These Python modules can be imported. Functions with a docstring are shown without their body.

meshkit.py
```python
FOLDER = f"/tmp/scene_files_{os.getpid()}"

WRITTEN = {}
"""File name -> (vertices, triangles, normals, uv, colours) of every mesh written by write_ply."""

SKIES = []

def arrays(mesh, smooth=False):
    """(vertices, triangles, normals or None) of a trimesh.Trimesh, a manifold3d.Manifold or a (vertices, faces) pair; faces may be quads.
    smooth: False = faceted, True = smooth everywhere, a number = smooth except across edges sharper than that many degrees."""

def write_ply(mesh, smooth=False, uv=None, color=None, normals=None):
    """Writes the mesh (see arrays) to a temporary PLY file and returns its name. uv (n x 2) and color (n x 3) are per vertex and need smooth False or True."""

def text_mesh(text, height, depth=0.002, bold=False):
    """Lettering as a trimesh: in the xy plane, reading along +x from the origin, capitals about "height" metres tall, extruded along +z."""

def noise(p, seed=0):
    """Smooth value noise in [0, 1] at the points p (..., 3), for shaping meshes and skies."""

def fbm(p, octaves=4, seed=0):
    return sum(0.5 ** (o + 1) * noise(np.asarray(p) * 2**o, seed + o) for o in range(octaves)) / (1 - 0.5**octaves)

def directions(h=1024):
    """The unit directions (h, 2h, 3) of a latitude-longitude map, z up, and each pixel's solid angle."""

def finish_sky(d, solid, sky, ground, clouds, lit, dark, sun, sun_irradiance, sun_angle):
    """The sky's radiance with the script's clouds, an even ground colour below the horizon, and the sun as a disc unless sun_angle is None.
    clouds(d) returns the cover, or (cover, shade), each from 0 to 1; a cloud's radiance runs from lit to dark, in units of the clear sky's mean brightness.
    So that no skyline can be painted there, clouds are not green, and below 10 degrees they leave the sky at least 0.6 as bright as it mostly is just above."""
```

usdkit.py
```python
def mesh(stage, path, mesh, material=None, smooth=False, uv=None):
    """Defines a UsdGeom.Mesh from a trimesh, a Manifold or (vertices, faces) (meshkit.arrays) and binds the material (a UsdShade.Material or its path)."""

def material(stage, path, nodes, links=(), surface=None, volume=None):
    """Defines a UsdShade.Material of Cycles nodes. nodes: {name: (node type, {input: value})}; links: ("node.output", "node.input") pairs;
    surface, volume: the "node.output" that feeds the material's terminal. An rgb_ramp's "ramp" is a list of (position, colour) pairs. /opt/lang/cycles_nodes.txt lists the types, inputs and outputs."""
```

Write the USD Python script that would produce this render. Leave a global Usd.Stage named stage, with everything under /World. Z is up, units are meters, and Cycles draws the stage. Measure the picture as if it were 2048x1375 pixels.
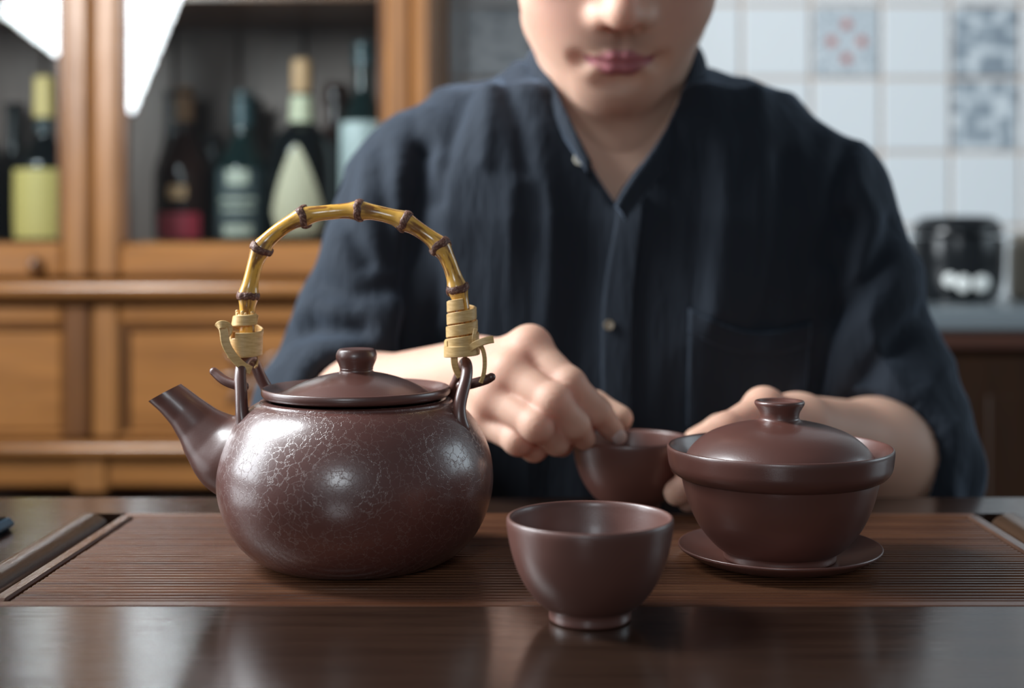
import math
import numpy as np, trimesh, manifold3d
import usdkit, meshkit
from pxr import Usd, UsdGeom, UsdLux, UsdShade, Gf, Sdf, Vt
from scipy.interpolate import CubicSpline, PchipInterpolator

stage = Usd.Stage.CreateInMemory()
UsdGeom.SetStageUpAxis(stage, UsdGeom.Tokens.z)
UsdGeom.SetStageMetersPerUnit(stage, 1.0)
UsdGeom.Xform.Define(stage, '/World')
stage.SetDefaultPrim(stage.GetPrimAtPath('/World'))

# ------------------------------------------------------------------ camera, lights, exposure
FPX, CX, CY = 2600.0, 1080.0, 496.0        # focal length and principal point, in pixels of a 2048 x 1375 picture
TT, ZC = 0.75, 0.928                       # table top and lens height
cam = UsdGeom.Camera.Define(stage, '/World/Camera')
cam.AddTranslateOp().Set(Gf.Vec3d(0, 0, ZC))
cam.AddRotateXOp().Set(90.0)
cam.CreateHorizontalApertureAttr(36.0)
cam.CreateVerticalApertureAttr(36.0 * 1375 / 2048)
cam.CreateFocalLengthAttr(FPX * 36.0 / 2048)
cam.CreateHorizontalApertureOffsetAttr((1024 - CX) * 36.0 / 2048)
cam.CreateVerticalApertureOffsetAttr(-(687.5 - CY) * 36.0 / 2048)
cam.CreateClippingRangeAttr(Gf.Vec2f(0.05, 50))
cam.CreateFStopAttr(3.9)
cam.CreateFocusDistanceAttr(0.70)
cam.CreateExposureAttr(0.55)

dome = UsdLux.DomeLight.Define(stage, '/World/Dome')
dome.CreateColorAttr(Gf.Vec3f(0.80, 0.90, 1.0))
dome.CreateIntensityAttr(0.02)


def rect_light(name, corner, u, v, color, intensity):
    """A rectangular lamp with one corner and two edges; it shines along -(u x v)."""
    c, u, v = (np.asarray(k, float) for k in (corner, u, v))
    w, h = np.linalg.norm(u), np.linalg.norm(v)
    x, y = u / w, v / h
    z = np.cross(x, y); z /= np.linalg.norm(z); y = np.cross(z, x)
    o = c + (u + v) / 2
    li = UsdLux.RectLight.Define(stage, '/World/' + name)
    li.AddTransformOp().Set(Gf.Matrix4d(*x, 0, *y, 0, *z, 0, *o, 1))
    li.CreateWidthAttr(w); li.CreateHeightAttr(h)
    li.CreateColorAttr(Gf.Vec3f(*color)); li.CreateIntensityAttr(intensity)
    return li


# the softbox at the left, seen in the cabinet's glass; a window behind the camera; a window at the right
rect_light('SoftboxLight', (-1.075, 0.87, TT + .535), (.214, -.27, .762), (-.187, .39, .191), (0.92, 0.97, 1.0), 30.0)
rect_light('FrontWindowLight', (-0.66, -1.6, TT + .46), (.56, 0, 0), (0, 0, .66), (0.86, 0.94, 1.0), 6.2)
rect_light('RightWindowLight', (2.3, 0.9, TT + .25), (0, 1.1, 0), (0, 0, 1.0), (0.76, 0.91, 1.0), 2.2)
rect_light('LeftWindowLight', (-1.95, 1.35, TT + .14), (0, -1.0, 0), (0, 0, 1.0), (0.88, 0.95, 1.0), 6.0)

# ------------------------------------------------------------------ helpers
base_of, used = {'/World': np.zeros(3)}, {}


def numbered(parent, name):
    k = used.get((parent, name), 0)
    used[(parent, name)] = k + 1
    return f'{parent}/{name}' if k == 0 else f'{parent}/{name}_{k:03d}'


def tag(prim, label=None, cat=None, group=None, kind=None):
    for k, v in (('label', label), ('category', cat), ('group', group), ('kind', kind)):
        if v:
            prim.SetCustomDataByKey(k, v)
    return prim


def thing(name, loc, label=None, cat=None, group=None, kind=None):
    path = numbered('/World', name)
    x = UsdGeom.Xform.Define(stage, path)
    x.AddTranslateOp().Set(Gf.Vec3d(*map(float, loc)))
    base_of[path] = np.asarray(loc, float)
    tag(x.GetPrim(), label, cat, group, kind)
    return path


def obj(name, mesh, m, parent='/World', smooth=35, label=None, kind=None, tint=None):
    """One Mesh; the mesh is in world coordinates and is moved into its thing's frame."""
    path = numbered(parent, name)
    top = '/'.join(parent.split('/')[:3])
    off = base_of.get(top, np.zeros(3))
    if hasattr(mesh, 'to_mesh') or isinstance(mesh, (tuple, list)):
        v, f, _ = meshkit.arrays(mesh)
        mesh = trimesh.Trimesh(v, f, process=False)
    mesh = trimesh.Trimesh(np.asarray(mesh.vertices) - off, mesh.faces, process=False)
    g = usdkit.mesh(stage, path, mesh, M[m], smooth=True if tint is not None else smooth)
    if tint is not None:
        UsdGeom.PrimvarsAPI(g).CreatePrimvar('tint', Sdf.ValueTypeNames.Color3fArray, 'vertex').Set(Vt.Vec3fArray.FromNumpy(np.asarray(tint, np.float32)))
    tag(g.GetPrim(), label, None, None, kind)
    return path


def part(name, parent, label=None):
    path = numbered(parent, name)
    tag(UsdGeom.Xform.Define(stage, path).GetPrim(), label)
    return path


def at(px, py, d):
    """The point at distance d in front of the lens that pixel (px, py) shows."""
    return np.array([(px - CX) * d / FPX, d, ZC - (py - CY) * d / FPX])


def cbox(lo, hi, c=.002):
    lo, hi = np.minimum(lo, hi).astype(float), np.maximum(lo, hi).astype(float)
    c = min(c, (hi - lo).min() * .45)
    pts = []
    for i in np.ndindex(2, 2, 2):
        p = np.where(i, hi, lo); s = np.where(i, -1, 1)
        for k in range(3):
            q = p + s * c; q[k] = p[k]; pts.append(q)
    return trimesh.convex.convex_hull(np.array(pts))


def pbox(x0, x1, y0, y1, d0, d1, c=.002, at_d=None):
    """A box whose front face covers the pixel rectangle at distance d0 and that runs back to d1."""
    a, b = at(x0, y0, at_d or d0), at(x1, y1, at_d or d0)
    return cbox((a[0], d0, b[2]), (b[0], d1, a[2]), c)


def join(*ms):
    return trimesh.util.concatenate([m for m in ms])


def chaikin(pts, it=3):
    """Rounds an open profile; a third value of 1 keeps that corner sharp."""
    pts = [tuple(p) + (0,) * (3 - len(p)) for p in pts]
    out, seg = [], [pts[0]]
    for k, p in enumerate(pts[1:], 1):
        seg.append(p)
        if p[2] or k == len(pts) - 1:
            q = np.array([s[:2] for s in seg], float)
            for _ in range(it):
                a, b = q[:-1] * .75 + q[1:] * .25, q[:-1] * .25 + q[1:] * .75
                q = np.vstack([q[:1], np.stack([a, b], 1).reshape(-1, 2)[1:-1], q[-1:]]) if len(q) > 2 else q
            out.append(q if not out else q[1:])
            seg = [p]
    return np.vstack(out)


def lathe(profile, loc=(0, 0, 0), n=96, it=3):
    q = chaikin(profile, it)
    q[:, 0] = np.maximum(q[:, 0], 0)
    m = trimesh.creation.revolve(q, sections=n)
    m.merge_vertices()
    if m.volume < 0:
        m.invert()
    m.apply_translation(loc)
    return m


def unit(v):
    v = np.asarray(v, float)
    return v / np.maximum(np.linalg.norm(v, axis=-1, keepdims=True), 1e-12)


def spline(pts, n=60, s=None):
    pts = np.asarray(pts, float)
    t = np.r_[0, np.cumsum(np.linalg.norm(np.diff(pts, axis=0), axis=1))]
    return CubicSpline(t, pts)(np.linspace(0, t[-1], n))


def sweep(path, N, B, sec, closed_ends=True):
    """Sweeps a closed 2-D section (in N, B axes; may differ per ring: (n, k, 2)) along a path."""
    path, n = np.asarray(path), len(path)
    sec = np.broadcast_to(sec, (n,) + np.shape(sec)[-2:])
    k = sec.shape[1]
    v = path[:, None] + sec[..., :1] * N[:, None] + sec[..., 1:] * B[:, None]
    v = v.reshape(-1, 3)
    i, j = np.meshgrid(np.arange(n - 1), np.arange(k), indexing='ij')
    a, b = i * k + j, i * k + (j + 1) % k
    f = np.concatenate([np.stack([a, b, b + k], -1).reshape(-1, 3), np.stack([a, b + k, a + k], -1).reshape(-1, 3)])
    if closed_ends:
        v = np.vstack([v, path[:1], path[-1:]])
        j = np.arange(k)
        f = np.vstack([f, np.stack([(j + 1) % k, j, np.full(k, n * k)], -1), np.stack([(n - 1) * k + j, (n - 1) * k + (j + 1) % k, np.full(k, n * k + 1)], -1)])
    m = trimesh.Trimesh(v, f, process=False)
    if m.volume < 0:
        m.invert()
    return m


def frames(path, ref=(0, 1, 0)):
    t = unit(np.gradient(path, axis=0))
    N = [unit(np.cross(t[0], np.cross(np.asarray(ref, float), t[0])))]
    for k in range(1, len(path)):
        N.append(unit(N[-1] - t[k] * np.dot(N[-1], t[k])))
    N = np.array(N)
    return t, N, np.cross(t, N)


def tube(path, r, sides=20, round_ends=True, ref=(0, 1, 0)):
    path = np.asarray(path, float)
    r = np.broadcast_to(np.asarray(r, float), len(path)).copy()
    if round_ends:
        t = unit(np.gradient(path, axis=0))
        a = np.linspace(0.12, 1, 6)[:-1] * np.pi / 2
        head, tail = [], []
        for q in a:
            head.append((path[0] - t[0] * r[0] * math.cos(q), r[0] * math.sin(q)))
            tail.append((path[-1] + t[-1] * r[-1] * math.cos(q), r[-1] * math.sin(q)))
        path = np.vstack([[h[0] for h in head], path, [h[0] for h in tail[::-1]]])
        r = np.r_[[h[1] for h in head], r, [h[1] for h in tail[::-1]]]
    _, N, B = frames(path, ref)
    a = np.linspace(0, 2 * np.pi, sides, endpoint=False)
    sec = np.stack([np.cos(a), np.sin(a)], -1)[None] * r[:, None, None]
    return sweep(path, N, B, sec)


# ------------------------------------------------------------------ materials
M = {}


def mat(name, nodes, links=(), surface='p.BSDF'):
    M[name] = usdkit.material(stage, '/World/Looks/' + name, nodes, links, surface=surface)


def plain(name, color, rough=.5, metallic=0., spec=.5, coat=0.):
    mat(name, {'p': ('principled_bsdf', {'base_color': color, 'roughness': rough, 'metallic': metallic, 'specular_ior_level': spec, 'coat_weight': coat}),
               'g': ('geometry', {}), 'n': ('noise_texture', {'scale': 60., 'detail': 3.}),
               'r': ('map_range', {'from_min': .2, 'from_max': .8, 'to_min': max(rough - .06, .01), 'to_max': rough + .08})},
        [('g.position', 'n.vector'), ('n.fac', 'r.value'), ('r.result', 'p.roughness')])


def wood(name, dark, light, stretch, rough=.3, bump=.15, spec=.5, coat=0.):
    mat(name, {'g': ('geometry', {}), 'm': ('mapping', {'scale': stretch}),
               'n': ('noise_texture', {'scale': 1., 'detail': 6., 'roughness': .6, 'distortion': .8}),
               'm2': ('mapping', {'scale': tuple(k * 5 for k in stretch)}),
               'n2': ('noise_texture', {'scale': 1., 'detail': 4., 'roughness': .7}),
               'mx': ('mix_float', {'fac': .35}),
               'r': ('rgb_ramp', {'ramp': [(.25, dark), (.45, tuple((a + b) / 2 for a, b in zip(dark, light))), (.7, light)]}),
               'rr': ('map_range', {'from_min': .3, 'from_max': .7, 'to_min': rough + .08, 'to_max': rough - .05}),
               'b': ('bump', {'strength': bump, 'distance': .001}),
               'p': ('principled_bsdf', {'specular_ior_level': spec, 'coat_weight': coat, 'coat_roughness': .12})},
        [('g.position', 'm.vector'), ('m.vector', 'n.vector'), ('g.position', 'm2.vector'), ('m2.vector', 'n2.vector'),
         ('n.fac', 'mx.a'), ('n2.fac', 'mx.b'), ('mx.result', 'r.fac'), ('r.color', 'p.base_color'),
         ('n2.fac', 'rr.value'), ('rr.result', 'p.roughness'), ('n2.fac', 'b.height'), ('b.normal', 'p.normal')])


def clay(name, base, rough=.36, crackle=False, coat=0.):
    nodes = {'g': ('geometry', {}), 'n': ('noise_texture', {'scale': 900., 'detail': 3.}),
             'n3': ('noise_texture', {'scale': 14., 'detail': 3.}),
             'r': ('rgb_ramp', {'ramp': [(.3, tuple(k * .82 for k in base)), (.7, tuple(k * 1.15 for k in base))]}),
             'b': ('bump', {'strength': .10, 'distance': .0004}),
             'p': ('principled_bsdf', {'roughness': rough, 'specular_ior_level': .9, 'coat_weight': coat, 'coat_roughness': .19})}
    links = [('g.position', 'n.vector'), ('g.position', 'n3.vector'), ('n3.fac', 'r.fac'), ('n.fac', 'b.height'), ('b.normal', 'p.normal')]
    if crackle:
        nodes |= {'w': ('noise_texture', {'scale': 260., 'detail': 3., 'roughness': .65}),
                  'wm': ('vector_math', {'math_type': 'multiply_add', 'vector2': (.0062, .0062, .0062)}),
                  'v': ('voronoi_texture', {'feature': 'distance_to_edge', 'scale': 205.}),
                  'vr': ('map_range', {'from_min': .008, 'from_max': .036, 'to_min': 1., 'to_max': 0., 'clamp': True}),
                  'k': ('noise_texture', {'scale': 95., 'detail': 2.}),
                  'kr': ('map_range', {'from_min': .32, 'from_max': .47, 'to_min': 0., 'to_max': 1., 'clamp': True}),
                  'mm': ('math', {'math_type': 'multiply'}), 'cm': ('math', {'math_type': 'multiply', 'value2': .5}),
                  'mx': ('mix_color', {'b': (.25, .155, .13)}),
                  'b2': ('bump', {'strength': .25, 'distance': .0006})}
        links += [('g.position', 'w.vector'), ('w.color', 'wm.vector1'), ('g.position', 'wm.vector3'), ('wm.vector', 'v.vector'), ('v.distance', 'vr.value'),
                  ('g.position', 'k.vector'), ('k.fac', 'kr.value'), ('vr.result', 'mm.value1'), ('kr.result', 'mm.value2'), ('mm.value', 'cm.value1'),
                  ('cm.value', 'mx.fac'), ('r.color', 'mx.a'), ('mx.result', 'p.base_color'), ('mm.value', 'b2.height'), ('b.normal', 'b2.normal'), ('b2.normal', 'p.normal'), ('b2.normal', 'p.coat_normal')]
        links.remove(('b.normal', 'p.normal'))
    else:
        links.append(('r.color', 'p.base_color'))
    mat(name, nodes, links)


def tinted(name, rough, sss=0., spec=.5, coat=0., bump=0., scale=400.):
    mat(name, {'a': ('attribute', {'attribute': 'tint'}), 'g': ('geometry', {}), 'n': ('noise_texture', {'scale': scale, 'detail': 3.}),
               'b': ('bump', {'strength': bump, 'distance': .0006}),
               'p': ('principled_bsdf', {'roughness': rough, 'subsurface_weight': sss, 'subsurface_scale': .004, 'subsurface_radius': (1., .35, .2),
                                         'specular_ior_level': spec, 'coat_weight': coat, 'coat_roughness': .1})},
        [('a.color', 'p.base_color'), ('g.position', 'n.vector'), ('n.fac', 'b.height'), ('b.normal', 'p.normal')])


wood('table_wood', (.010, .005, .0035), (.046, .024, .016), (6, 110, 60), .15, .05, .5)
wood('slat_wood', (.055, .020, .010), (.16, .066, .032), (14, 160, 160), .28, .12)
wood('slat_wood_dark', (.042, .015, .008), (.12, .046, .023), (17, 140, 160), .28, .12)
wood('tray_wood', (.06, .030, .020), (.13, .07, .048), (60, 12, 90), .22, .10)
wood('rail_wood', (.03, .016, .010), (.075, .040, .022), (90, 8, 90), .25, .12)
wood('cabinet_wood', (.095, .034, .009), (.31, .135, .040), (22, 22, 2.2), .36, .10, .4)
wood('cabinet_wood_cross', (.11, .040, .010), (.34, .145, .042), (2.2, 22, 22), .30, .10, .4)
wood('moulding_wood', (.11, .040, .010), (.34, .145, .042), (2.2, 22, 22), .20, .06, .6)
wood('cabinet_dark', (.055, .021, .008), (.16, .065, .022), (22, 22, 2.4), .28, .10)
wood('cabinet_inside', (.045, .029, .023), (.15, .10, .083), (26, 26, 1.6), .5, .10)
wood('counter_wood', (.011, .005, .0025), (.034, .014, .006), (14, 14, 2.), .45, .10, .3)
wood('edge_wood', (.030, .012, .008), (.075, .030, .020), (3, 20, 20), .4, .10)
wood('floor_wood', (.06, .03, .015), (.16, .085, .042), (2, 18, 18), .35, .10)
clay('pot_clay', (.122, .040, .031), .38, True, .9)
clay('clay', (.120, .043, .032), .40, False, .35)
clay('cup_clay', (.138, .052, .039), .44, False, .3)
tinted('skin', .56, .22, .35, bump=.12, scale=700.)
tinted('bamboo', .22, 0, .6, .5, bump=.10, scale=300.)
tinted('bamboo_node', .45, 0, .4, bump=.8, scale=900.)
mat('rattan', {'g': ('geometry', {}), 'm': ('mapping', {'scale': (160, 160, 900)}), 'n': ('noise_texture', {'scale': 1., 'detail': 3.}),
               'r': ('rgb_ramp', {'ramp': [(.3, (.68, .41, .15)), (.7, (.88, .60, .27))]}), 'b': ('bump', {'strength': .2, 'distance': .0005}),
               'p': ('principled_bsdf', {'roughness': .42})},
    [('g.position', 'm.vector'), ('m.vector', 'n.vector'), ('n.fac', 'r.fac'), ('r.color', 'p.base_color'), ('n.fac', 'b.height'), ('b.normal', 'p.normal')])
mat('shirt', {'g': ('geometry', {}), 'm': ('mapping', {'scale': (260, 260, 45)}), 'n': ('noise_texture', {'scale': 1., 'detail': 4., 'roughness': .6}),
              'm2': ('mapping', {'scale': (55, 55, 9)}), 'n2': ('noise_texture', {'scale': 1., 'detail': 3.}),
              'ad': ('math', {'math_type': 'multiply_add', 'value2': .35}),
              'b': ('bump', {'strength': .7, 'distance': .004}),
              'p': ('principled_bsdf', {'base_color': (.016, .0215, .031), 'roughness': .85, 'sheen_weight': .28, 'sheen_roughness': .4, 'sheen_tint': (.55, .72, 1.), 'specular_ior_level': .25})},
    [('g.position', 'm.vector'), ('m.vector', 'n.vector'), ('g.position', 'm2.vector'), ('m2.vector', 'n2.vector'), ('n.fac', 'ad.value1'), ('n2.fac', 'ad.value3'), ('ad.value', 'b.height'), ('b.normal', 'p.normal')])
mat('pane_glass', {'t': ('transparent_bsdf', {'color': (.93, .96, .96)}), 'gl': ('glossy_bsdf', {'roughness': .0, 'color': (1, 1, 1)}), 'f': ('fresnel', {'IOR': 1.5}), 'mx': ('mix_closure', {})},
    [('f.fac', 'mx.fac'), ('t.BSDF', 'mx.closure1'), ('gl.BSDF', 'mx.closure2')], surface='mx.closure')
plain('bottle_dark', (.004, .006, .007), .06)
plain('bottle_green', (.006, .016, .016), .06)
plain('bottle_brown', (.020, .008, .006), .08)
plain('cap_gold', (.55, .41, .15), .4)
plain('cap_tan', (.50, .30, .15), .5)
plain('cap_brown', (.22, .11, .05), .5)
plain('cap_teal', (.02, .05, .06), .3)
plain('foil_pale', (.55, .55, .38), .45)
plain('label_yellow', (.52, .41, .13), .55)
plain('label_cream', (.64, .58, .41), .6)
plain('label_dark', (.03, .045, .05), .5)
plain('label_print', (.42, .44, .36), .6)
plain('label_red', (.32, .025, .045), .5)
plain('label_silver', (.50, .58, .58), .35)
plain('brass', (.30, .18, .06), .4, .8)
plain('tile_white', (.75, .79, .815), .22)
plain('grout', (.62, .52, .45), .8)
plain('tile_red', (.50, .22, .20), .4)
plain('worktop', (.16, .19, .21), .30)
plain('black_plastic', (.010, .012, .014), .18)
plain('chrome_panel', (.75, .78, .76), .22)
plain('beige', (.42, .36, .28), .5)
plain('phone_blue', (.015, .06, .11), .25)
plain('hair', (.010, .008, .008), .5)
plain('eye_white', (.7, .68, .65), .2)
plain('eye_dark', (.02, .012, .008), .1)
plain('trousers', (.03, .03, .035), .8)
plain('leather', (.02, .018, .016), .4)
plain('pearl', (.55, .52, .44), .2)
plain('horn', (.20, .16, .11), .3)
plain('drip_pan', (.008, .006, .005), .5)
plain('plaster', (.55, .56, .56), .8)


def motif(name, seed, scale, kind):
    mat(name, {'g': ('geometry', {}), 'm': ('mapping', {'location': (seed, seed * .7, seed * .3)}), 'v': (('voronoi_texture', {'metric': 'chebychev', 'scale': scale, 'randomness': .8}) if kind else ('noise_texture', {'scale': scale * 1.6, 'detail': 2., 'distortion': 1.5})),
               'r': ('rgb_ramp', {'ramp': [(.26, (.24, .29, .34)), (.40, (.38, .44, .49)), (.55, (.62, .68, .72)), (.75, (.70, .75, .78))]}), 'p': ('principled_bsdf', {'roughness': .25})},
        [('g.position', 'm.vector'), ('m.vector', 'v.vector'), ('v.distance' if kind else 'v.fac', 'r.fac'), ('r.color', 'p.base_color')])


motif('tile_speckle', 3.1, 60, 0)
motif('tile_swirl', 7.7, 30, 1)
motif('tile_fret', 1.3, 34, 1)
motif('tile_scroll', 5.2, 11, 0)

# ------------------------------------------------------------------ the setting
WALL = 2.60
obj('floor', cbox((-2.6, -.6, -.04), (2.6, WALL, 0), .001), 'floor_wood')
tag(stage.GetPrimAtPath('/World/floor'), 'dark wooden floor under the tea table', None, None, 'structure')
wall = thing('wall_back', (0, WALL, 0), 'kitchen wall faced with square white tiles and a few patterned ones', None, None, 'structure')
obj('backing', cbox((-2.6, WALL, 0), (2.6, WALL + .12, 2.75), .001), 'plaster', wall)
TW, TH = .139, .147                                   # tile pitch
gx0, gz0 = at(1621, 158, WALL)[0], at(1621, 158, WALL)[2]
decor = {(0, 0): 'tile_speckle', (2, 0): 'tile_swirl', (2, -1): 'tile_fret', (-5, 0): 'tile_scroll'}
c0, c1 = -6, 4
obj('grout', cbox((gx0 + c0 * TW, WALL - .004, gz0 - 3 * TH), (gx0 + c1 * TW, WALL, gz0 + 8 * TH), .0005), 'grout', wall)
rng = np.random.default_rng(5)
for i in range(c0, c1):
    for j in range(-3, 8):
        g = .0035
        lo = (gx0 + i * TW + g, WALL - .010 + rng.uniform(-.0006, .0006), gz0 + j * TH + g)
        hi = (gx0 + (i + 1) * TW - g, WALL - .003, gz0 + (j + 1) * TH - g)
        k = decor.get((i, j))
        t = obj('tile', cbox(lo, hi, .003), k or 'tile_white', wall, label={'tile_speckle': 'grey speckled tile with four red motifs', 'tile_swirl': 'grey blue patterned tile', 'tile_fret': 'grey blue fretwork tile', 'tile_scroll': 'dark grey scrollwork tile'}.get(k))
        if k == 'tile_speckle':
            cx, cz = (lo[0] + hi[0]) / 2, (lo[2] + hi[2]) / 2
            for a in range(4):
                ux, uz = (.030, .0) if a == 0 else (-.030, 0) if a == 1 else (0, .034) if a == 2 else (0, -.034)
                d = trimesh.creation.cylinder(.011, .0016, sections=8)
                d.apply_transform(trimesh.transformations.rotation_matrix(np.pi / 2, (1, 0, 0)))
                d.apply_translation((cx + ux, lo[1] - .0004, cz + uz))
                obj('petal', d, 'tile_red', t)

# ------------------------------------------------------------------ the display cabinet
YC = 2.15
cab = thing('display_cabinet', (at(340, 496, YC)[0], YC + .2, 0), 'orange-brown wooden display cabinet with glazed doors full of bottles', 'cabinet')
ztop = ZC + .98


def X(px): return at(px, CY, YC)[0]
def Z(py): return at(CX, py, YC)[2]


xl, xr = X(-560), X(868)
cb = lambda x0, x1, z0, z1, y0, y1, c=.004: cbox((x0, y0, z0), (x1, y1, z1), c)
obj('side_panel', cb(xr - .022, xr, 0, ztop, YC + .005, 2.54), 'cabinet_wood', cab)
obj('side_panel', cb(xl, xl + .022, 0, ztop, YC + .005, 2.54), 'cabinet_wood', cab)
obj('corner_post', cb(X(827), xr + .002, 0, ztop, YC - .028, YC + .03, .010), 'cabinet_wood', cab)
obj('corner_post', cb(xl, xl + .035, 0, ztop, YC - .028, YC + .03, .010), 'cabinet_wood', cab)
obj('crown', cb(xl - .03, xr + .03, ztop, ztop + .06, YC - .05, 2.56, .012), 'cabinet_wood_cross', cab)
npl = 9
for k in range(npl):
    w = (xr - xl - .05) / npl
    obj('back_plank', cb(xl + .025 + k * w + .002, xl + .025 + (k + 1) * w - .002, .12, ztop, 2.50 + .003 * (k % 2), 2.52, .003), 'cabinet_inside', cab)
shelf_z = Z(488) + .004
obj('shelf', cb(xl + .024, xr - .024, shelf_z - .022, shelf_z, YC + .03, 2.498, .002), 'cabinet_wood_cross', cab)
obj('shelf', cb(xl + .024, xr - .024, shelf_z + .41, shelf_z + .43, YC + .06, 2.498, .002), 'cabinet_dark', cab)
def bullnose(x0, x1, z0, z1, y0, y1):
    h = (z1 - z0) / 2
    a_ = np.linspace(-np.pi / 2, np.pi / 2, 15)
    sec = np.vstack([np.stack([y0 + h - h * np.cos(a_), (z0 + z1) / 2 + h * np.sin(a_)], 1), [[y1, z1], [y1, z0]]])
    o_ = np.array([(y0 + y1) / 2, (z0 + z1) / 2])
    px_ = np.array([[x0, *o_], [x1, *o_]], float)
    return sweep(px_, np.tile([0, 1., 0], (2, 1)), np.tile([0, 0, 1.], (2, 1)), sec - o_)


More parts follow.
